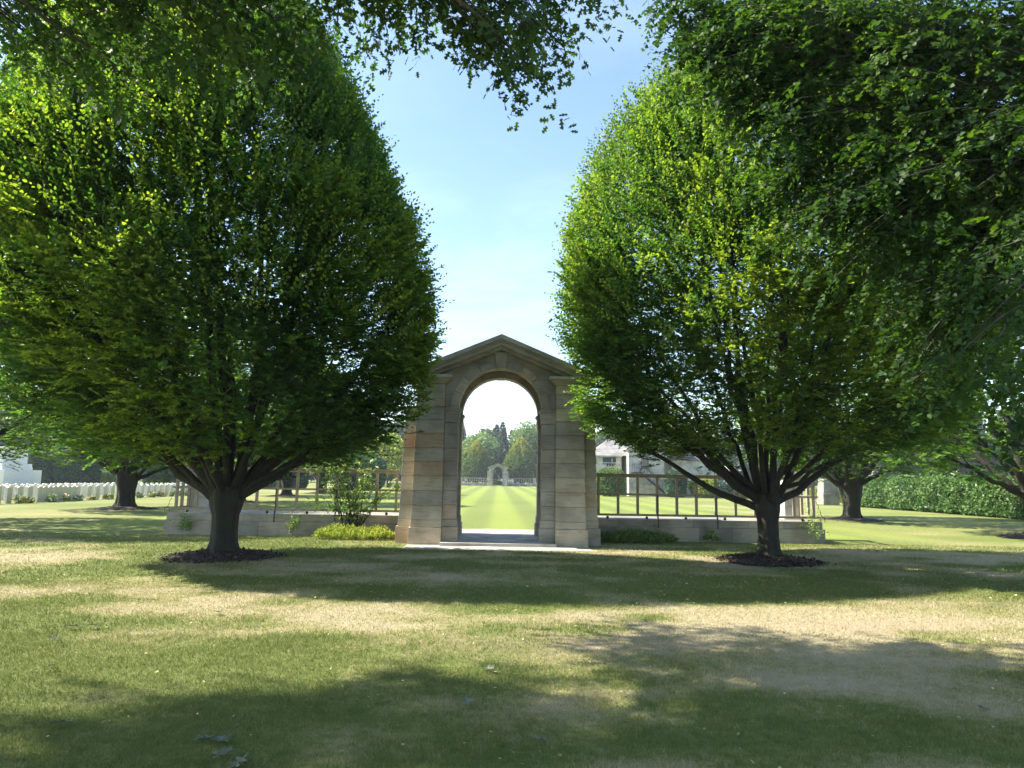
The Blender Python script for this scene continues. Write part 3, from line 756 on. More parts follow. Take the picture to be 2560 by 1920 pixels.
def pillar(s, loc_y, label, group):
    t = thing('stone_pillar', label, 'pillar', (s * 8.55, loc_y + 1.45, .575), 0, group)
    b = MB()
    b.box(-.26, .26, -.22, .22, 0, .1, .5)
    z = .1; i = 0
    while z < 1.15:
        if i % 2: b.box(-.225, .225, -.19, .19, z + .003, z + .3, random.random())
        else: b.box(-.225, .02, -.19, .19, z + .003, z + .3, random.random()); b.box(.024, .225, -.19, .19, z + .003, z + .3, random.random())
        z += .3; i += 1
    b.build('shaft', M['pale_stone'], t, bevel=.005)
    c = MB(); c.box(-.26, .26, -.225, .225, 1.303, 1.37, .5, 0, .01); c.build('cap', M['pale_stone'], t, bevel=.005)
    return t
WY = 19.45
GW, GT, GP = 'low stone walls flanking the gateways', 'timber trellises on the low walls', 'stone pillars at the trellis ends'
wings = [low_wall(-1, WY, 'low grey stone wall left of the near gateway, behind the thick tree trunk', GW),
         low_wall(1, WY, 'low stone wall right of the near gateway, shaded, ending past the right trunk', GW),
         trellis(-1, WY, 'timber trellis left of the near gateway with a rose climbing over it', GT),
         trellis(1, WY, 'bare dark timber trellis right of the near gateway', GT),
         pillar(-1, WY, 'pale stone pillar behind the left end of the left trellis', GP),
         pillar(1, WY, 'pale stone pillar behind the right end of the right trellis', GP)]
# the far gate with its own wings, at the other end of the long lawn
FY = 164.0
g2 = copy_tree(gate); g2.location = (-.05, FY, 0)
g2['label'] = 'small distant pale gateway seen through the big arch at the end of the lawn'
far_l = ['distant low wall left of the far gateway', 'distant low wall right of the far gateway',
         'distant pale trellis left of the far gateway', 'distant pale trellis right of the far gateway',
         'distant pillar at the outer left end of the far trellis', 'distant pillar at the right end of the far trellis']
for w, lb in zip(wings, far_l):
    c = copy_tree(w); c.location = (w.location.x, w.location.y - GY + FY, w.location.z); c['label'] = lb
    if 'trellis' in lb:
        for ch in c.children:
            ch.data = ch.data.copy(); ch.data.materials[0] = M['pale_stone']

# ================================================================== TREES
profA = [(1.95, 2.2), (2.35, 3.1), (3.0, 3.7), (4.4, 4.05), (5.6, 4.05), (7.0, 3.65), (8.4, 3.0), (9.6, 2.45), (10.8, 1.6), (11.8, .9), (12.4, .2)]
trA, crA = hornbeam_meshes(101, profA, 18, 1300, 40000, 13, .084, .24, 1.0,
                           extra=[(R(8), 3.6, .95, .13, 1.15), (R(175), 3.9, .9, .12, 1.1), (R(20), 5.2, .95, .14, 1.2), (R(200), 6.5, .9, .12, 1.2)], deep=.76, shift=-1.15, xsh=-.6)
LT = G(556, 1392); RT = G(1922, 1403)
tA = place_tree('hornbeam_tree', trA, crA, 'big broad hornbeam with a thick trunk left of the gateway, sunlit on its left side', (LT.x, LT.y, 0), 0, 1, 'hornbeam trees on the lawn')
profB = [(2.25, 2.4), (2.6, 3.2), (3.1, 3.8), (4.2, 4.15), (5.4, 4.25), (6.6, 4.1), (7.6, 3.75), (8.6, 3.3), (9.5, 2.6), (10.3, 1.8), (11, 1.0), (11.5, .2)]
trB, crB = hornbeam_meshes(202, profB, 18, 1150, 34000, 13, .082, .195, 1.05,
                           extra=[(R(165), 2.9, .97, .085, 1.05), (R(195), 4.0, .95, .10, 1.2), (R(12), 3.6, .95, .085, 1.15), (R(150), 5, .95, .09, 1.2)], deep=.85, shift=-.4)
tB = place_tree('hornbeam_tree', trB, crB, 'big hornbeam right of the gateway, bright on its left edge and dark within', (RT.x, RT.y, 0), 0, 1, 'hornbeam trees on the lawn')
mulch_ring((LT.x, LT.y, 0), 1.04, 'dark bark mulch round the trunk of the big left tree', 1)
mulch_ring((RT.x, RT.y, 0), 1.0, 'dark bark mulch round the trunk of the big right tree', 2)
# smaller copies of a third one further off
profC = [(1.9, 2.6), (2.4, 3.9), (3.2, 4.7), (4.6, 5.0), (6.2, 4.7), (8.0, 4.0), (9.6, 3.0), (11, 1.8), (12, .4)]
trC, crC = hornbeam_meshes(303, profC, 15, 560, 9000, 12, .115, .36, 1.25, shoot=.06)
LL = G(312, 1272); RR = G(2131, 1300); FR = G(2600, 1345)
for (x, y, rz, sc, lb, mr_) in [
        (LL.x, LL.y, .4, 1.0, 'tree with a dark flared trunk standing before the white headstones', 1.35),
        (-17.6, 21.5, 2.0, .95, 'tree at the far left edge, only its low boughs seen', 0),
        (RR.x, RR.y, 1.2, 1.0, 'tree with a dark trunk between the right pillar and the long hedge', 1.35),
        (FR.x, FR.y, 3.0, .98, 'tree at the far right edge, its trunk leaning in before the hedge', 1.3),
        (G(715, 1240).x, G(715, 1240).y, 4.0, 1.0, 'distant tree seen through the middle of the left trellis', 1.3),
        (G(806, 1233).x, G(806, 1233).y, 5.0, 1.0, 'farther tree seen through the left trellis, behind the climbing rose', 1.3),
        (G(596, 1256).x, G(596, 1256).y, 5.6, 1.0, 'tree mostly hidden behind the big left trunk, seen at the trellis end', 1.2)]:
    place_tree('hornbeam_tree', trC, crC, lb, (x, y, 0), rz, sc, 'hornbeam trees on the lawn')
    if mr_: mulch_ring((x, y, 0), mr_, 'dark mulch under the ' + ' '.join(lb.split(',')[0].split()[:11]), int(x * 7 + y) % 97, 350)
# golden topped pair by the far gate
profD = [(1.6, 2.2), (2.4, 3.3), (4, 3.8), (6, 3.4), (8, 2.4), (9.6, 1.2), (10.6, .2)]
trD, crD = hornbeam_meshes(404, profD, 9, 200, 4200, 9, .22, .3, 1.2, gold=True, mat='hornbeam_gold', shoot=.05)
place_tree('hornbeam_tree', trD, crD, 'golden topped round tree left of the far gateway', (-5.25, 170.5, 0), 0, .98, 'golden topped trees by the far gateway')
place_tree('hornbeam_tree', trD, crD, 'taller golden topped tree right of the far gateway', (5.4, 170.5, 0), 2.2, 1.05, 'golden topped trees by the far gateway')

# ---- oak and linden: leaf masses in several lobes carried by limbs
def lobed_tree(name, label, base, trunk_r, trunk_top, lobes, shape, mat, leaf, k, seed, width=1.0, bark='dark_bark', droopy=.35, nup=1.0, ndev=.45, spr=.9, jit=.4):
    """lobes: (cx,cy,cz, rx,ry,rz, sprays)"""
    global RNG
    RNG = np.random.default_rng(seed)
    t = thing(name, label, 'tree', base)
    B = np.array(base); tb = MB()
    T0 = np.array(trunk_top) - B
    trunk_pts = bez(np.array([0, 0, 0.]), np.array([T0[0] * .3, T0[1] * .3, T0[2] * .6]), T0, 10)
    tb.tube(trunk_pts, [trunk_r * q for q in (1.5, 1.15, 1.02, 1, .97, .92, .86, .8, .72, .6)], 18, .5)
    Vs = []; Fs = []; Ts = []; nv = 0
    for (cx, cy, cz, rx, ry, rz_, ns) in lobes:
        c = np.array([cx, cy, cz]) - B; rad = np.array([rx, ry, rz_])
        s0 = trunk_pts[int(RNG.integers(5, 10))]
        ln = np.linalg.norm(c - s0)
        lp = bez(s0, s0 + (c - s0) * .5 + np.array([0, 0, .16 * ln]), c, 12); lp[1:-1] += RNG.normal(0, .05, (10, 3))
        lr = np.linspace(min(trunk_r * .3, .012 + .007 * ln), .010, 12)
        tb.tube(lp, lr, 8, .5)
        nb = max(8, ns // 14)
        u = norm(RNG.normal(0, 1, (nb, 3))); f = RNG.uniform(.35, 1.0, nb) ** .6
        tips = c + u * rad * f[:, None]
        orgs = []; dirs = []
        for q in range(nb):
            j = int(RNG.integers(6, 12)); p0 = lp[j]; l2 = np.linalg.norm(tips[q] - p0)
            bp = bez(p0, p0 + (tips[q] - p0) * .5 + np.array([0, 0, .12 * l2]), tips[q], 8)
            tb.tube(bp, np.linspace(min(.02, .006 + .006 * l2), .003, 8), 4, .5, False)
            orgs.append(bp[2:]); dirs.append(norm(np.gradient(bp, axis=0))[2:])
        O = np.concatenate(orgs); D_ = np.concatenate(dirs)
        idx = RNG.integers(0, len(O), ns)
        og = O[idx] + rnd(ns, .13); d = norm(D_[idx] * .9 + rnd(ns, .55) + np.array([0, 0, -droopy]))
        nr = norm(np.array([0, -.3, nup]) + rnd(ns, ndev))
        cl = fbm(og[:, 0] * 1.1 + og[:, 2] * .5, og[:, 1] * 1.1 - og[:, 2] * .6, seed + 3, 3)
        ti = np.clip(.4 + .9 * (cl - .5) + RNG.normal(0, .12, ns), 0, 1)
        V, Fa, tt = spray_leaves(og, d, nr, RNG.uniform(.18, .38, ns), np.full(ns, leaf), k, shape, ti, width, .25, spr, jit)
        Vs.append(V); Fs.append(Fa + nv); Ts.append(tt); nv += len(V)
    link('trunk', mesh_from('trunk', tb.v, tb.f, M[bark], {'tint': tb.t}, True), t)
    link('crown', mesh_from('crown', np.concatenate(Vs), np.concatenate(Fs), M[mat], {'tint': np.concatenate(Ts)}), t)
    return t
# oak: the boughs seen along the top edge of the picture, then the unseen mass above and left of the camera, laid out to shade the foreground
OL = []
for (px, py, yy, r, n) in [(30, 60, 10, .85, 330), (60, 150, 10, .45, 120), (150, 40, 10, .8, 260), (190, 200, 9.8, .45, 130), (290, 190, 9.6, .55, 210), (330, 60, 9.8, .8, 300),
                           (430, 130, 9.5, .75, 300), (540, 60, 9.3, .9, 380), (560, 160, 9.3, .5, 170), (680, 70, 9.2, .7, 280), (790, 20, 9.3, .6, 230), (900, 40, 9.3, .55, 210), (960, 90, 9.3, .35, 90),
                           (1040, 20, 9.4, .5, 190), (1150, 40, 9.4, .55, 230), (1210, 130, 9.3, .45, 150), (1260, 200, 9.2, .42, 130), (1340, 225, 9.2, .35, 90), (1330, 110, 9.3, .45, 150),
                           (1250, 20, 9.4, .5, 200), (1400, 60, 9.4, .5, 190), (1410, 160, 9.3, .3, 70), (1500, 30, 9.5, .35, 80), (1590, 10, 9.5, .18, 22)]:
    c = P(px, py - (42 if px > 850 else 26), yy * .8); OL.append((c.x, c.y, c.z, r * .95, r * 1.2, r * .62, int(n * (.44 if px < 820 else .5))))
ro_ = random.Random(3)
for x in (-14.2, -12.4, -10.6, -8.8, -7.0, -5.2, -3.4):
    for y in (1.2, 2.8, 4.4, 6.0, 7.3):
        if y > 6.5 and x < -10.3: continue
        if ro_.random() < .20: continue
        OL.append((x + ro_.uniform(-.5, .5), y + ro_.uniform(-.4, .4), 9.6 + (1.1 if y > 5 else 0) + ro_.uniform(-.8, 1.2), 1.25, 1.15, .9, int(ro_.uniform(650, 1050) * (1 if x < -9 else .85))))
for a_ in [(-7.5, 5, 12.6, 3, 2.6, 1.8, 700), (-11.5, 4, 12.2, 3, 2.6, 1.8, 600), (-4.5, 3.5, 11.8, 2.2, 2.2, 1.4, 400), (-9, .5, 10.5, 3, 2.2, 2, 500)]: OL.append(a_)
oak = lobed_tree('oak_tree', 'oak whose lobed leaves hang into the top edge of the view from above', (-8.5, -1.5, 0), .45, (-7.5, 1.0, 8.2), OL, LEAF_OAK, 'oak', .105, 6, 505, .9, nup=.35, ndev=.9, spr=1.3, jit=.8)
# linden on the right
LLb = []
for (px, py, yy, r, n) in [(1700, 30, 9.5, .5, 260), (1720, 110, 9.3, .42, 190), (1790, 60, 9.2, .7, 420), (1800, 180, 9.1, .5, 260), (1880, 130, 9.0, .8, 480), (1890, 270, 9.0, .5, 260), (1980, 330, 8.8, .6, 320),
                           (1960, 460, 8.8, .42, 180), (2030, 560, 8.6, .45, 200), (2080, 420, 8.6, .7, 400), (2130, 650, 8.4, .5, 230), (2180, 520, 8.4, .7, 400), (2210, 770, 8.2, .42, 180), (2280, 680, 8.2, .6, 320),
                           (2330, 880, 7.8, .4, 170), (2360, 780, 7.8, .55, 270), (2420, 640, 7.8, .7, 380), (2270, 960, 7.9, .25, 60), (2040, 130, 9.0, 1.0, 620), (2000, 20, 9.5, .9, 450), (2180, 260, 8.6, 1.0, 560), (2260, 80, 8.8, 1.0, 560),
                           (2330, 400, 8.2, .9, 500), (2420, 200, 8.4, 1.0, 520), (2500, 480, 8.0, .9, 480), (2520, 60, 8.6, 1.0, 450), (2540, 300, 8.2, .9, 430), (2460, 900, 6.4, .45, 170), (2540, 700, 6.8, .6, 260), (2560, 1060, 5.6, .25, 90), (2590, 880, 5.6, .35, 120)]:
    c = P(px, py, yy); LLb.append((c.x, c.y, c.z, r, r * 1.3, r * .85, int(n * (.85 if py < 650 else .5))))
for a in [(9.5, 8, 9.5, 3, 2.6, 2.6, 900), (7.0, 9.5, 10.5, 2.4, 2.0, 2.2, 650), (9, 6, 6.5, 2.2, 2.2, 2.2, 500), (11.5, 8, 7, 2.4, 2.4, 2.4, 450), (5.0, 9.5, 9.8, 1.8, 1.6, 1.5, 420)]: LLb.append(a)
lin = lobed_tree('linden_tree', 'dark linden with heart shaped leaves hanging down the right side of the view', (10.4, 7.2, 0), .36, (9.6, 7.6, 6.5), LLb, LEAF_HEART, 'linden', .066, 9, 606, 1.0, droopy=.5)

# ================================================================== hedges and shrubs
def leaf_block(name, label, cat, loc, dims, n, leaf, mat, seed, rz=0, round_=.25, bump=.12, group=None, core=True, part=True, taper=0):
    """clipped or loose block of leaves: superellipsoid shell of leaf faces round a dark core"""
    global RNG
    RNG = np.random.default_rng(seed)
    t = thing(name, label, cat, loc, rz, group)
    hx, hy, hz = dims[0] / 2, dims[1] / 2, dims[2]
    pw = 2 / max(round_ * 2, .05) if round_ < 1 else 2
    pw = {True: 2.0, False: 2 + 6 * (1 - round_)}[round_ >= 1]
    def shell(u):
        r = (np.abs(u[:, 0]) ** pw + np.abs(u[:, 1]) ** pw + np.abs(u[:, 2]) ** pw) ** (1 / pw)
        return u / r[:, None]
    # sample by area on box surface
    A = [hy * hz, hx * hz, hx * hy]; pr = np.array(A) / sum(A)
    ax = RNG.choice(3, n, p=pr); u = RNG.uniform(-1, 1, (n, 3)); sg = np.where(RNG.random(n) < .5, -1, 1)
    u[np.arange(n), ax] = sg
    s = shell(u); S = np.array([hx, hy, hz / 2]); p = s * S
    nrm = norm(np.abs(s) ** (pw - 1) * np.sign(s) / S)
    b = fbm(p[:, 0] * 1.2 / max(leaf * 8, .4) + p[:, 2], p[:, 1] * 1.2 / max(leaf * 8, .4) + p[:, 2] * 1.3, seed, 3) - .5
    p = p + nrm * (b[:, None] * 2 * bump - RNG.exponential(bump * .5, n)[:, None])
    if taper: p[:, :2] *= (1 + taper * (p[:, 2:3] / hz))
    p[:, 2] += hz / 2; p[:, 2] = np.maximum(p[:, 2], .03)
    d = norm(nrm * .7 + rnd(n, .6) + np.array([0, 0, .25])); nn = norm(nrm + rnd(n, .5) + np.array([0, 0, .3]))
    V, Fa, tt = leaves(p, d, nn, leaf * RNG.uniform(.7, 1.3, n), LEAF_OVAL if n < 40000 else LEAF_QUAD, np.clip(.45 + 1.1 * b + RNG.normal(0, .15, n), 0, 1), 1.1)
    link('foliage', mesh_from('foliage', V, Fa, M[mat], {'tint': tt}), t)
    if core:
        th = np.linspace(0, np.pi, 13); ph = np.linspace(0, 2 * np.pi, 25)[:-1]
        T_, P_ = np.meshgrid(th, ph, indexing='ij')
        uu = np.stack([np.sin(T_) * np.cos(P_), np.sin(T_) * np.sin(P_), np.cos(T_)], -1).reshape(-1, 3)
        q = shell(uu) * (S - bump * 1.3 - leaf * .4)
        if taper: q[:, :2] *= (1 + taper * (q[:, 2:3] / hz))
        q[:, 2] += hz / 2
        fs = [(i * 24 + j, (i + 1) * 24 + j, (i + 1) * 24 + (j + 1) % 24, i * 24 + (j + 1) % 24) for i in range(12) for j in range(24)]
        link('dark_core', mesh_from('dark_core', q, fs, M['core'], {'tint': [.5] * len(fs)}), t)  # added dark solid that blocks light inside the foliage
    return t
M['core'] = simple('core_shade', (.02, .03, .014), .95, .3, 20, .4, 6)  # dark colour paints the shade inside hedges and shrubs

leaf_block('hedge', 'long loose rhododendron hedge at the right edge of the lawn', 'hedge', (27.2, 42, 0), (2.6, 26, 2.15), 42000, .13, 'rhodo', 1, round_=.55, bump=.22)
# shrub border left of that hedge
for i, (px, py, w, h, mt, lb) in enumerate([(2050, 1250, 2.0, 1.4, 'golden', 'yellow green shrub just right of the right trellis'), (2085, 1254, 2.2, 1.2, 'green_shrub', 'grey green shrub between the yellow shrub and the dark trunk'),
                                             (2120, 1258, 2.2, 1.5, 'green_shrub', 'shrub behind the dark trunk, next to the long hedge')]):
    c = G(px, py); leaf_block('shrub', lb, 'shrub', (c.x, c.y, 0), (w, w, h), 2200, .11, mt, 20 + i, round_=.9, bump=.15)
# clipped yews and hedges far left
Yv = 'clipped yew blocks beyond the headstones'
for i, (x0, x1, h, d_, lb) in enumerate([(84, 143, 4.6, 88, 'tall clipped dark yew block nearest the white memorial'), (148, 240, 4.8, 88, 'widest clipped dark yew block behind the headstones'),
                                          (370, 421, 4.2, 88, 'clipped dark yew just right of the tree before the headstones'), (441, 500, 4.2, 88, 'clipped dark yew behind the big left trunk'),
                                          (560, 640, 4.0, 92, 'dark clipped yew seen through the left end of the trellis'), (655, 712, 4.0, 92, 'dark clipped yew behind the distant trellis tree'),
                                          (725, 765, 4.0, 92, 'narrow dark yew right of the distant trellis tree'), (840, 960, 4.2, 95, 'dark yew mass behind the climbing rose')]):
    a = P(x0, 1190, d_).x; b = P(x1, 1190, d_).x
    leaf_block('yew_hedge', lb, 'hedge', ((a + b) / 2, d_, 0), (b - a, 3.2, h), 6000, .22, 'yew', 40 + i, round_=.35, bump=.10, group=Yv, taper=.10)
for i, (x0, x1, h, d_, lb) in enumerate([(58, 86, 1.9, 90.5, 'short light green clipped hedge beside the white memorial'), (232, 300, 1.75, 96, 'light green clipped hedge left of the dark flared trunk'), (418, 450, 2.2, 97, 'light green hedge between two yews right of the dark trunk')]):
    a = P(x0, 1190, d_).x; b = P(x1, 1190, d_).x
    leaf_block('clipped_hedge', lb, 'hedge', ((a + b) / 2, d_, 0), (b - a, 1.4, h), 3500, .16, 'clipped', 60 + i, round_=.1, bump=.04, group='light green clipped hedges')
# bushes by the stone building
for i, (px, py, w, h, mt, lb) in enumerate([(1526, 1238, 2.9, 2.9, 'green_shrub', 'round green bush left of the iron stair of the building'), (1690, 1238, 2.2, 2.8, 'yew', 'dark round bush right of the iron stair'),
                                             (1760, 1240, 2.9, 2.1, 'golden', 'yellow green bush left of the blue green one'), (1808, 1243, 3.0, 1.75, 'blue_shrub', 'spreading blue green juniper seen left of the right trunk'),
                                             (1862, 1242, 2.2, 1.2, 'golden', 'small yellow bush just left of the right trunk')]):
    c = P(px, 1200, 74.3); leaf_block('bush', lb, 'bush', (c.x, 74.3, 0), (w, w, h), 5200, .16, mt, 70 + i, round_=.9, bump=.22)
# low planting at the foot of the gateway
def low_plants(name, label, x0, x1, y0, y1, h, n, leaf, mat, seed, cat='shrub'):
    global RNG
    RNG = np.random.default_rng(seed); t = thing(name, label, cat, ((x0 + x1) / 2, (y0 + y1) / 2, 0))
    hx, hy = (x1 - x0) / 2, (y1 - y0) / 2
    ns = n; a = RNG.uniform(-1, 1, (ns, 2)); a = a[(np.abs(a[:, 0]) ** 3 + a[:, 1] ** 2) < 1]; ns = len(a)
    hh = h * (1 - .55 * np.abs(a[:, 0]) ** 3 - .4 * a[:, 1] ** 2) * (.6 + .8 * fbm(a[:, 0] * 5, a[:, 1] * 3, seed, 2))
    org = np.stack([a[:, 0] * hx, a[:, 1] * hy, hh * RNG.uniform(.15, .6, ns)], 1)
    d = norm(np.array([0, 0, 1.]) + rnd(ns, .4)); nr = norm(rnd(ns) + np.array([0, -.6, .3]))
    V, Fa, tt = spray_leaves(org, d, nr, hh * .6, np.full(ns, leaf), 7, LEAF_OVAL, np.clip(RNG.normal(.5, .25, ns), 0, 1), .9, 0, .8, .3)
    link('foliage', mesh_from('foliage', V, Fa, M[mat], {'tint': tt}), t)
    return t
low_plants('golden_shrub', 'bright yellow low shrub at the left foot of the gateway', -4.75, -2.62, 18.4, 19.35, .30, 1300, .05, 'golden', 81)
low_plants('low_shrub', 'dark green low planting at the right foot of the gateway', 2.62, 4.75, 18.6, 19.4, .30, 1300, .05, 'green_shrub', 82)
for i, (px, py, h, lb) in enumerate([(756, 1335, .42, 'small pale leaved plant against the left wall, left of the yellow shrub'), (488, 1332, .35, 'small plant at the left wall beside the big left trunk'), (1968, 1347, .5, 'small pale plant at the right wall beside the right trunk'), (1755, 1350, .2, 'tiny seedling at the foot of the right wall')]):
    c = G(px, py)
    low_plants('wall_plant', lb, c.x - .17, c.x + .17, 19.22, 19.42, h * 1.7, 34, .065, 'rose_leaf', 90 + i, 'plant')['group'] = 'small plants growing at the low walls'
# climbing rose over the left trellis
RNG = np.random.default_rng(99)
t = thing('climbing_rose', 'climbing rose with yellow green leaves over the left trellis beside the gateway', 'climbing plant', (-3.9, 19.3, 0))
sb = MB(); og = []; dg = []
for i in range(26):
    x0 = RNG.uniform(-.5, .5); x1 = RNG.uniform(-1.3, 1.35); z1 = RNG.uniform(.9, 2.05)
    if i < 5: x1 = RNG.uniform(-1.9, -.3); z1 = 1.95
    if i in (5, 6, 7, 8): x1 = 1.25 + RNG.uniform(-.1, .15); z1 = RNG.uniform(1.2, 1.7)
    pts = bez(np.array([x0 * .5, -.02, 0]), np.array([x0 + (x1 - x0) * .35, RNG.uniform(-.1, .15), z1 * .75]), np.array([x1, RNG.uniform(-.05, .35), z1]), 14)
    sb.tube(pts, np.linspace(.012, .003, 14), 5, .5, False)
    og.append(pts[4:]); dg.append(norm(np.gradient(pts, axis=0))[4:])
og = np.concatenate(og); dg = np.concatenate(dg); ns = 470; idx = RNG.integers(0, len(og), ns)
V, Fa, tt = spray_leaves(og[idx] + rnd(ns, .06), norm(dg[idx] * .3 + rnd(ns, .8) + np.array([0, -.2, 0])), norm(rnd(ns, .6) + np.array([0, -.5, .6])), RNG.uniform(.12, .25, ns), np.full(ns, .062), 7, LEAF_OVAL, np.clip(RNG.normal(.55, .25, ns), 0, 1), 1.2, .2, .9, .4)
sb.build('stems', M['bark'], t, True)
link('foliage', mesh_from('foliage', V, Fa, M['rose_leaf'], {'tint': tt}), t)

# ================================================================== headstones
def headstone_mesh():
    w, th, h = .38, .076, .83; K = 12; pr = [(-w / 2, 0)]
    for i in range(K + 1):
        u = -1 + 2 * i / K; pr.append((u * w / 2, h - .055 * u * u))
    pr.append((w / 2, 0)); n = len(pr); b = MB()
    vs = [(th / 2, x, z) for x, z in pr] + [(-th / 2, x, z) for x, z in pr]
    fs = [tuple(range(n)), tuple(range(n, 2 * n))[::-1]] + [(i, i + n, (i + 1) % n + n, (i + 1) % n) for i in range(n)]
    b.add(vs, fs, .5); return mesh_from('headstone', b.v, b.f, M['headstone'], {'tint': b.t}, False)
M['headstone'] = simple('white_headstone_stone', (.64, .62, .57), .75, .1, 60, .08, 4)
hm = headstone_mesh()
fr0, fr1 = G(10, 1259), G(452, 1237)
print('front row', fr0, fr1)
gr = ['front row of white headstones nearest the lawn', 'second row of white headstones', 'third row of white headstones', 'fourth row of white headstones', 'fifth row of white headstones']
nst = 0
for row in range(5):
    base = np.array([-24.6 - row * 1.75, 35.2, 0]); n = 24
    y = 34.2 + (row % 2) * .5
    for i in range(40):
        y += (.74 if i < 6 or i > 13 else .40) if (row + i // 14) % 2 == 0 else (.78 if i % 7 else 1.1)
        o = link('headstone', hm); o.location = (-24.5 - row * 1.9 + (y - 35) * .045, y, 0); o.rotation_euler = (0, 0, random.uniform(-.03, .03))
        o.scale = (1, 1, random.uniform(.97, 1.03))
        tag(o, 'white round topped headstone in the ' + ['front row beside the lawn', 'second row behind the front row', 'third row', 'fourth row', 'fifth row, farthest back'][row], 'headstone', gr[row]); nst += 1
for i in range(26):
    o = link('headstone', hm); c = P(404 + (i % 13) * 3.9, 1200, 104 + (i // 13) * 3); o.location = (c.x, c.y, .0); o.rotation_euler = (0, 0, R(90)); 
    tag(o, 'white headstone in the far plot between the dark yews', 'headstone', 'headstones of the far plot')
for i, x in enumerate([-12.8, -11.2, -10.4, -8.9, -8.1, -6.4, -5.2, -4.5, 3.6, 4.6, 5.1, 7.3, 9.2, 9.8]):
    o = link('headstone', hm); o.location = (x, FY + 8.5 + (i % 3), .15); o.rotation_euler = (0, 0, R(90)); 
    tag(o, 'distant white headstone behind the far trellis ' + ('left' if x < 0 else 'right') + ' of the far gateway', 'headstone', 'headstones behind the far trellis, ' + ('left' if x < 0 else 'right'))
# rose bushes and flowers between the front stones
for i in range(22):
    RNG = np.random.default_rng(700 + i)
    y = 34.9 + i * 1.3 + RNG.uniform(-.2, .2)
    col = ['flower_white', 'flower_pink', 'flower_red', 'flower_white', 'flower_pink'][i % 5]
    t = thing('rose_bush', 'low rose bush with %s flowers between the front headstones' % {'flower_white': 'white', 'flower_pink': 'pink', 'flower_red': 'red'}[col], 'rose bush', (-24.05 + (y - 35) * .045 + RNG.uniform(-.1, .15), y, 0), 0,
              '%s rose bushes along the front headstones' % {'flower_white': 'white', 'flower_pink': 'pink', 'flower_red': 'red'}[col])
    ns = 90; a = RNG.normal(0, 1, (ns, 3)); a = norm(a) * RNG.uniform(.3, 1, (ns, 1)); h = RNG.uniform(.2, .42)
    pos = a * np.array([.24, .30, h / 2]) + np.array([0, 0, h / 2])
    V, Fa, tt = leaves(pos, norm(a + rnd(ns, .5)), norm(rnd(ns) + np.array([0, 0, .8])), np.full(ns, .12), LEAF_OVAL, RNG.random(ns), 1.3)
    link('foliage', mesh_from('foliage', V, Fa, M['rose_leaf'], {'tint': tt}), t)
    nf = 14; a = norm(RNG.normal(0, 1, (nf, 3)) + np.array([.3, -.4, .6])); pos = a * np.array([.26, .32, h / 2 + .05]) + np.array([0, 0, h / 2])
    V, Fa, tt = leaves(pos, norm(rnd(nf)), norm(a), np.full(nf, .085), LEAF_HEART, RNG.random(nf), 1.2)
    link('blooms', mesh_from('blooms', V, Fa, M[col], {'tint': tt}), t)
# pale yellow plants in the far doorway
low_plants('golden_shrub', 'yellow planting seen through the opening of the far gateway', -1.0, 1.0, FY + 6, FY + 7, 1.3, 700, .16, 'golden', 83)

# white memorial with steps far left
t = thing('stone_memorial', 'white stepped stone memorial at the left edge beyond the headstones', 'memorial', (P(-30, 1200, 76).x, 76, 0))
b = MB(); hw = P(57, 1200, 76).x - P(-30, 1200, 76).x
b.box(-hw, hw, -3, 3, 0, 1.75, .8); b.build('base', M['marble'], t, bevel=.02)
b = MB(); b.box(-hw + .65, hw - .65, -2.4, 2.4, 1.752, 2.05, .8); b.box(-hw + .7, hw - .7, -2.35, 2.35, 2.052, 2.4, .7); b.build('upper_steps', M['marble'], t, bevel=.02)
b = MB(); b.box(-hw + 1, hw - .95, -1.9, 1.9, 2.402, 3.9, .9); b.box(-hw + .9, hw - .85, -2.0, 2.0, 3.903, 4.1, .9); b.build('altar_block', M['marble'], t, bevel=.02)

# ================================================================== stone building with iron stair
BYd = 77.0
def bx(px): return P(px, 1200, BYd).x
def bz(px, py): return P(px, py, BYd).z
def walls(mb, x0, x1, y0, y1, z0, z1, holes=(), course=.42, block=1.1):
    """ashlar blocks on the front face, leaving out the holes (x0,x1,z0,z1); a solid behind with the same holes"""
    z = z0; r = 0
    while z < z1 - .02:
        zt = min(z + course, z1); x = x0 - (block * .5 if r % 2 else 0)
        while x < x1:
            a, b_ = max(x, x0), min(x + block, x1)
            cuts = [(a, b_)]
            for hx0, hx1, hz0, hz1 in holes:
                if z < hz1 - .05 and zt > hz0 + .05:
                    nc = []
                    for c0, c1 in cuts:
                        if c1 <= hx0 or c0 >= hx1: nc.append((c0, c1)); continue
                        if c0 < hx0: nc.append((c0, hx0))
                        if c1 > hx1: nc.append((hx1, c1))
                    cuts = nc
            for c0, c1 in cuts:
                if c1 - c0 > .03: mb.box(c0 + .006, c1 - .006, y0, y0 + .3, z + .006, zt - .004, random.random())
            x += block
        z = zt; r += 1
    mb.box(x0, x1, y0 + .31, y1, z0, z1, .5)
    mb.box(x0 - .01, x0 + .25, y0 + .31, y1, z0, z1 - .01, .6); mb.box(x1 - .25, x1 + .01, y0 + .31, y1, z0, z1 - .01, .6)
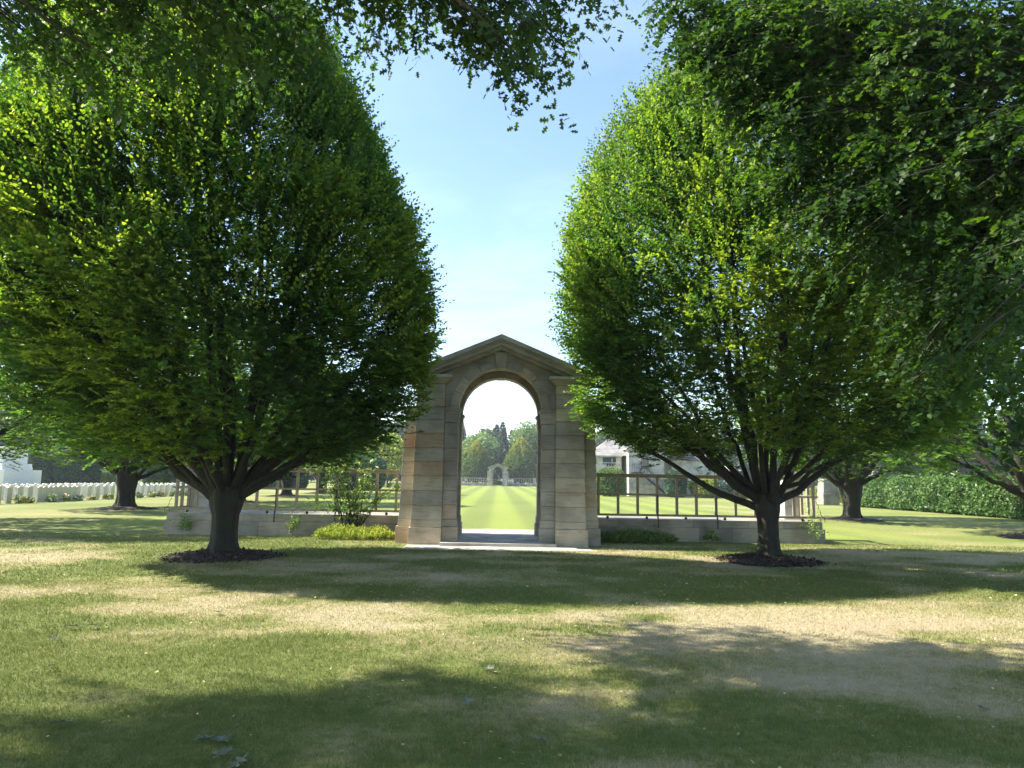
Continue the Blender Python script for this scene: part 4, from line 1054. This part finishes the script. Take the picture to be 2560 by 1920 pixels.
def hip_roof(x0, x1, y0, y1, z0, z1, name, parent):
    m = MB(); mx_, my = (x0 + x1) / 2, (y0 + y1) / 2; n = 9
    for i in range(n):
        f0, f1 = i / n, (i + 1) / n; o = .03
        def q(f, e=0): return [(x0 + (mx_ - x0) * f * .92 - e, y0 + (my - y0) * f * .92 - e), (x1 - (x1 - mx_) * f * .92 + e, y0 + (my - y0) * f * .92 - e), (x1 - (x1 - mx_) * f * .92 + e, y1 - (y1 - my) * f * .92 + e), (x0 + (mx_ - x0) * f * .92 - e, y1 - (y1 - my) * f * .92 + e)]
        za, zb_ = z0 + (z1 - z0) * f0, z0 + (z1 - z0) * f1
        m.hexa([(a, b, za) for a, b in q(f0, o)], [(a, b, zb_) for a, b in q(f1)], random.random())
    return m.build(name, M['roof'], parent)
bl = thing('stone_building', 'pale stone building with slate roofs and an outside iron stair beyond the right trellis', 'building', (0, 0, 0))
# left block
x0, x1 = bx(1480), bx(1560); ze = bz(1530, 1141); wz0, wz1 = bz(1530, 1155), bz(1530, 1144); wx0, wx1 = bx(1512), bx(1546)
w = MB(); walls(w, x0, x1, BYd + 1.5, BYd + 6, 0, ze, [(wx0, wx1, wz0, wz1)])
w.build('wall', M['pale_stone'], bl)
m = MB(); m.box(x0 - .25, x1 + .05, BYd + 1.2, BYd + 6.2, ze + .002, ze + .14, .5); m.build('eaves', M['pale_stone'], bl)
hip_roof(bx(1478), bx(1606), BYd + 1.25, BYd + 7.5, ze + .142, bz(1530, 1092), 'roof', bl)
fr = MB(); fr.box(wx0, wx1, BYd + 1.60, BYd + 1.66, wz0, wz1, .2); pn = fr.build('window', M['glass'], bl)
m = MB(); m.box(wx0 - .06, wx1 + .06, BYd + 1.44, BYd + 1.60, wz0 - .1, wz0 - .01, .8); m.box((wx0 * .3 + wx1 * .7) - .04, (wx0 * .3 + wx1 * .7) + .04, BYd + 1.5, BYd + 1.59, wz0, wz1, .8); m.build('frame', M['pale_stone'], pn)
m = MB()
for i in range(3): m.box(bx(1522) + i * .30, bx(1522) + i * .30 + .17, BYd + 1.47, BYd + 1.495, bz(1530, 1165), bz(1530, 1158), .1)
m.build('vent', M['iron'], bl)
# middle block
x0, x1 = bx(1572), bx(1660); ze = bz(1610, 1124); hx0, hx1 = bx(1593), bx(1622); hz0, hz1 = bz(1610, 1143), bz(1610, 1128); dx0, dx1 = bx(1608), bx(1623); dz0 = bz(1610, 1165)
w = MB(); walls(w, x0, x1, BYd, BYd + 6, 0, ze, [(hx0, hx1, hz0, hz1), (dx0, dx1, dz0, hz1)])
w.build('wall', M['pale_stone'], bl)
m = MB(); m.box(x0 - .3, x1 + 3.2, BYd - .3, BYd + 6.2, ze + .002, ze + .16, .6); m.build('eaves', M['pale_stone'], bl)
hip_roof(x0 - .3, x1 + 3.2, BYd - .3, BYd + 6.2, ze + .162, bz(1610, 1088), 'roof', bl)
m = MB(); m.box(hx0, hx1, BYd + .2, BYd + .26, hz0, hz1, .2); pn = m.build('window', M['glass'], bl)
m = MB(); m.box(hx0 - .05, hx1 + .05, BYd - .05, BYd + .19, hz0 - .09, hz0 - .01, .8); m.build('sill', M['pale_stone'], pn)
m = MB(); m.box(dx0, dx1, BYd + .19, BYd + .25, dz0, hz0 - .1, .4); m.build('door', M['wood'], bl)
# side face gets a little window, right wing beyond
x2, x3 = bx(1690), bx(1800)
w = MB(); walls(w, x2, x3, BYd + 2, BYd + 7, 0, bz(1740, 1150)); w.build('wall', M['pale_stone'], bl)
hip_roof(x2 - .3, x3 + .3, BYd + 1.7, BYd + 7.3, bz(1740, 1150) + .01, bz(1740, 1112), 'roof', bl)
# stair
st = MB(); yA, yB = BYd - 1.1, BYd - .25
xb, zb0 = bx(1666), 0.05; xl, zl = bx(1598), bz(1600, 1181)
nS = 14
for i in range(nS):
    f = i / nS; x = xb + (xl - xb) * f; z = zb0 + (zl - zb0) * (i + 1) / nS
    st.box(x + (xl - xb) / nS, x, yA, yB, z - .05, z, .2)
st.hexa([(xl, yA - .04, zl - .28), (xb, yA - .04, -.1), (xb, yA, -.1), (xl, yA, zl - .28)], [(xl, yA - .04, zl), (xb, yA - .04, .2), (xb, yA, .2), (xl, yA, zl)], .2)
st.box(bx(1576), xl, yA, yB + .2, zl - .1, zl, .2)
xd = bx(1606)
for i in range(5):
    f = (i + 1) / 5; st.box(xl + (xd - xl) * i / 5, xl + (xd - xl) * f, yB - .25, BYd - .02, zl + (dz0 - zl) * f - .12, zl + (dz0 - zl) * f, .2)
st.box(xd, bx(1628), yB - .25, BYd - .02, dz0 - .12, dz0, .2)
st.box(bx(1587), bx(1587) + .09, yA, yA + .09, 0, zl - .1, .2)
so_ = st.build('iron_stair', M['iron'], bl)
ra = MB()
def rail(a, b, posts):
    a = Vector(a); b = Vector(b)
    for h in (.95, .8): ra.tube([a + Vector((0, 0, h)), b + Vector((0, 0, h))], .022, 5)
    for i in range(posts + 1):
        p_ = a.lerp(b, i / posts); ra.tube([p_, p_ + Vector((0, 0, .95))], .016, 5)
rail((xb, yA, 0.1), (xl, yA, zl), 9); rail((xl, yA, zl), (bx(1576), yA, zl), 4); rail((xl, yB - .25, zl), (xd, yB - .25, dz0), 2); rail((xd, yB - .25, dz0), (bx(1628), yB - .25, dz0), 2)
ra.build('handrail', M['iron'], so_)
# grey stone pier behind the right trees
c = P(2066, 1228, 56)
t = thing('stone_block', 'rough pale stone block behind the yellow shrubs and the right dark trunk', 'stone', (c.x, 56, 0))
b = MB(); b.box(-.55, .75, -.6, .6, 0, .9, .4, 0, .03); b.box(-.5, .7, -.55, .55, .902, 2.0, .6, 0, .08); b.build('block', M['wall_stone'], t, bevel=.04)

# ================================================================== far woods
def conifer(seed, H, r0, n, leaf=.9):
    r = np.random.default_rng(seed)
    lv = r.random(n) ** .8; z = .08 * H + lv * .92 * H; lay = np.round(z / (H * .045)) * (H * .045)
    z = z * .65 + lay * .35; rad = r0 * (1 - z / H) ** .85 * r.uniform(.55, 1.0, n) * (1 + .25 * np.sin(r.integers(0, 9, n) * 1.7)); a = r.uniform(0, 6.283, n)
    pos = np.stack([np.cos(a) * rad, np.sin(a) * rad, z - rad * .18], 1)
    d = np.stack([np.cos(a), np.sin(a), -.35 + 0 * a], 1) + r.normal(0, .35, (n, 3)); nr = np.array([0, 0, 1.]) + r.normal(0, .4, (n, 3))
    return leaves(pos, d, norm(nr), leaf * r.uniform(.6, 1.2, n) * (.5 + .6 * (1 - z / H)), LEAF_QUAD, np.clip(r.normal(.45, .2, n), 0, 1), .55)
def broad(seed, H, rr_, n, leaf=.7, z0=.18):
    r = np.random.default_rng(seed); nl = 16
    lc = r.normal(0, 1, (nl, 3)); lc = norm(lc) * np.array([rr_ * .62, rr_ * .62, H * (1 - z0) * .30]) * r.uniform(.5, 1, (nl, 1)) + np.array([0, 0, H * (z0 + (1 - z0) * .52)])
    lr = rr_ * r.uniform(.28, .5, nl); k = r.integers(0, nl, n); u = norm(r.normal(0, 1, (n, 3)))
    pos = lc[k] + u * (lr[k] * r.uniform(.8, 1.08, n))[:, None] * np.array([1, 1, .8])
    tint = np.clip(.35 + .2 * r.normal(0, 1, n) + .25 * r.random(nl)[k], 0, 1)
    return leaves(pos, norm(u * .5 + r.normal(0, .7, (n, 3))), norm(u + r.normal(0, .5, (n, 3))), leaf * r.uniform(.6, 1.3, n), LEAF_QUAD, tint, 1.0)
def trunk_m(H, r, name='trunk'):
    b = MB(); b.tube([(0, 0, -.1), (0, 0, H * .35), (.1, 0, H * .7)], [r * 1.2, r * .8, r * .3], 8)
    return mesh_from(name, b.v, b.f, M['dark_bark'], {'tint': b.t}, True)
rs = random.Random(5)
# one mass of wood around the far side, in two materials
for nm, mat, kind in (('woods', 'forest', 'b'), ('conifer_woods', 'spruce', 'c')):
    Vs = []; Fs = []; Ts = []; nv = 0
    protos = [broad(900 + i, 15 + 2 * i, 5.5, 2600, .8) if kind == 'b' else conifer(950 + i, 17 + 1.2 * i, 4.4, 3000, 1.2) for i in range(3)]
    cnt = 84 if kind == 'b' else 125
    for i in range(cnt):
        V, Fa, tt = protos[i % 3]
        a = rs.uniform(-1, 1)
        if kind == 'b': x = -150 + 300 * i / cnt + rs.uniform(-4, 4); y = 198 + (i % 2) * 9 + rs.uniform(-4, 5) + (0 if abs(x) > 20 else 5); s = rs.uniform(.82, 1.05) + .1 * (i % 2)
        else: x = -150 + 300 * i / cnt + rs.uniform(-3, 3); y = 214 + rs.uniform(-8, 14); s = rs.uniform(.82, .98)
        if x < -30: y -= min(60, (-30 - x) * .9)
        if x > 30: y -= min(70, (x - 30) * 1.0)
        w = rs.uniform(0, 6.28); cz, sn = math.cos(w), math.sin(w)
        W = V * s; W = np.stack([W[:, 0] * cz - W[:, 1] * sn + x, W[:, 0] * sn + W[:, 1] * cz + y, W[:, 2]], 1)
        Vs.append(W); Fs.append(Fa + nv); Ts.append(np.clip(tt + rs.uniform(-.15, .15), 0, 1)); nv += len(V)
    o = link(nm, mesh_from(nm, np.concatenate(Vs), np.concatenate(Fs), M[mat], {'tint': np.concatenate(Ts)}))
    tag(o, 'distant mixed broadleaf wood beyond the far gateway' if kind == 'b' else 'dark conifer wood rising behind the broadleaf trees', 'wood', kind='stuff')
# single far trees one can tell apart
def far_tree(name, mesh3, mat, label, x, y, H, r, s=1.0, rz=0):
    V, Fa, tt = mesh3
    t = thing(name, label, 'tree', (x, y, 0), rz); t.scale = (s, s, s)
    link('trunk', trunk_m(H, r), t); link('crown', mesh_from('crown', V, Fa, M[mat], {'tint': tt}), t)
c = P(1192, 1190, 188); far_tree('broadleaf_tree', broad(31, 15.5, 6.2, 6500, .55, .1), 'pale_tree', 'rounded pale broadleaf tree behind the left golden tree', c.x, 188, 12, .4)
c = P(1335, 1190, 184); far_tree('birch_tree', broad(32, 19, 6.4, 6500, .5, .1), 'pale_tree', 'tall airy tree behind the right golden tree', c.x, 184, 14, .4)
c = P(1257, 1190, 200); far_tree('spruce_tree', conifer(33, 13.5, 4.6, 6000, 1.0), 'spruce', 'dark conifer right behind the far gateway', c.x, 200, 15, .4)
c = P(1240, 1190, 215); far_tree('spruce_tree', conifer(36, 18.0, 4.2, 6000, 1.0), 'spruce', 'pointed spruce whose tip rises in the middle of the arch opening', c.x, 215, 15, .4)
c = P(972, 1190, 112); far_tree('maple_tree', broad(34, 9.0, 4.4, 5200, .42, .08), 'golden_tree' if 'golden_tree' in M else 'golden', 'sunlit yellow green tree left of the gateway above the trellis', c.x, 112, 7, .3)
c = P(900, 1190, 125); far_tree('broadleaf_tree', broad(35, 12, 5.0, 4000, .5, .05), 'forest', 'dark tree left of the yellow green tree', c.x, 125, 9, .35)

# ================================================================== white car behind the far gateway
t = thing('parked_car', 'white car partly hidden behind the right pier of the far gateway', 'car', (1.9, 184, .5))
def profile(mb, pts, y0, y1, tint=.5):
    n = len(pts); vs = [(x, y0, z) for x, z in pts] + [(x, y1, z) for x, z in pts]
    mb.add(vs, [tuple(range(n))[::-1], tuple(range(n, 2 * n))] + [(i, (i + 1) % n, (i + 1) % n + n, i + n) for i in range(n)], tint)
b = MB(); profile(b, [(-2.1, .35), (-2.15, .7), (-1.9, .9), (-1.1, 1.0), (2.05, 1.0), (2.15, .7), (2.1, .35)], -.85, .85)
profile(b, [(-1.1, 1.002), (-.35, 1.5), (.0, 1.56), (1.5, 1.54), (2.0, 1.002)], -.72, .72); b.build('body', M['car_paint'], t, bevel=.05)
b = MB(); profile(b, [(-.85, 1.06), (-.25, 1.45), (.35, 1.47), (.35, 1.06)], -.735, -.722); profile(b, [(.45, 1.06), (.45, 1.47), (1.4, 1.46), (1.75, 1.06)], -.735, -.722); b.build('side_window', M['glass'], t)
for x in (-1.35, 1.3):
    b = MB(); b.tube([(x, -.87, .33), (x, -.65, .33)], .33, 16); w = b.build('wheel', M['rubber'], t); b = MB(); b.tube([(x, -.885, .33), (x, -.86, .33)], .19, 12); b.build('rim', M['marble'], w)

# ================================================================== fallen leaves
def oak_leaf_big(seed):
    r = random.Random(seed); half = [(0, 0), (.03, .12), (.10, .16), (.30, .10), (.34, .16), (.20, .26), (.09, .34), (.12, .40), (.38, .42), (.48, .52), (.40, .54), (.26, .52), (.10, .56), (.11, .62), (.30, .72), (.30, .80), (.20, .78), (.10, .80), (.05, .88), (.0, 1.0)]
    outline = half + [(-x, y) for x, y in half[-2:0:-1]]
    cx = [(0, y) for y in np.linspace(0, 1, 9)]
    vs = []; fs = []
    cv = r.uniform(.3, .7)
    def z(x, y): return .35 * abs(x) * cv + .5 * (y - .45) ** 2 * cv + .12 * math.sin(9 * x + 7 * y + seed) * abs(x)
    vs = [(x, y, z(x, y)) for x, y in half] + [(-x * r.uniform(.85, 1.1), y + r.uniform(-.02, .02), z(x, y) + r.uniform(0, .04)) for x, y in half]
    n = len(half); mid = [(0, y, 0) for x, y in half]
    vs += [(0, y, z(0, y) - .02) for x, y in half]
    for i in range(n - 1):
        fs.append((2 * n + i, i, i + 1, 2 * n + i + 1)); fs.append((2 * n + i + 1, n + i + 1, n + i, 2 * n + i))
    b = MB(); b.add(vs, fs, .4)
    b.tube([(0, 0, 0), (.02, -.14, .03), (.0, -.25, .02)], [.012, .010, .014], 5, .9)
    return b
M['fallen'] = leaf_mat('fallen_oak_leaf', (.08, .10, .06), (.18, .20, .15), (.32, .34, .28), (.6, .7, .5), .15, .5)
for i, (px, py, s_, lb) in enumerate([(493, 1864, .16, 'lobed oak leaf at the bottom edge, leftmost of the four fallen together'), (563, 1868, .18, 'pale curled oak leaf, topmost of the four fallen together at the bottom'),
                                       (541, 1908, .17, 'dark oak leaf at the very bottom edge, under the pale curled one'), (612, 1906, .17, 'oak leaf with upturned lobes, rightmost of the four at the bottom'),
                                       (197, 1574, .17, 'pale oak leaf lying in the sun on the left, left one of a pair'), (235, 1571, .17, 'dark oak leaf lying in the sun on the left, right one of a pair'),
                                       (150, 1605, .14, 'small dark fallen leaf below the pair on the sunlit left grass'), (538, 1536, .17, 'fallen oak leaf in the sun below the big left trunk'),
                                       (105, 1681, .13, 'small white looking fallen leaf on the bright grass at the left'), (166, 1818, .13, 'dark fallen leaf in the shade at the lower left'),
                                       (2440, 1776, .13, 'fallen leaf on the lit grass at the lower right'), (1364, 1868, .13, 'dark fallen leaf in the shade at the bottom centre'),
                                       (1214, 1680, .13, 'curled fallen leaf in the shade right of centre'), (1160, 1776, .14, 'fallen leaf on a small sunny patch near the centre')]):
    c = G(px, py); t = thing('fallen_leaf', lb, 'leaf', (c.x, c.y, .035), random.uniform(0, 6.28), 'fallen oak leaves'); s_ *= .82; t.scale = (s_, s_, s_)
    t.rotation_euler = (random.uniform(-.35, .35), random.uniform(-.35, .35), random.uniform(0, 6.28))
    b = oak_leaf_big(i); o = b.build('blade', M['fallen'], t)
RNG = np.random.default_rng(77); n = 4800
y = 4 + 14 * RNG.random(n) ** .8; x = RNG.uniform(-1, 1, n) * (.8 * y + 1)
keep = (RNG.random(n) < .3 + .7 * np.exp(-((y - 12) / 3.5) ** 2)) & ~((np.abs(x) < 2.3) & (y > 16.2)); x, y = x[keep], y[keep]; n = len(x)
V, Fa, tt = leaves(np.stack([x, y, RNG.uniform(.02, .04, n)], 1), norm(rnd(n) * np.array([1, 1, .25])), norm(np.array([0, 0, 1.]) + rnd(n, .4)), RNG.uniform(.012, .042, n) * (.7 + .03 * y), LEAF_OVAL, RNG.random(n), 1.0)
tag(link('leaf_litter', mesh_from('leaf_litter', V, Fa, M['dry_leaf'], {'tint': tt})), 'small dry leaves and bits scattered over the lawn', 'leaf litter', kind='stuff')

# ================================================================== haze
hz_ = MB(); hz_.box(-420, 420, -30, 420, -1.2, 32, .5)
m, nt, L = new_mat('haze')
pv = N(nt, 'ShaderNodeVolumePrincipled'); pv.inputs['Color'].default_value = (.82, .9, 1, 1); pv.inputs['Density'].default_value = .00042; pv.inputs['Anisotropy'].default_value = 0
o_ = N(nt, 'ShaderNodeOutputMaterial'); L(pv.outputs[0], o_.inputs['Volume'])
if True:
    tag(hz_.build('haze', m), 'thin pale haze over the whole lawn', 'haze', kind='stuff')
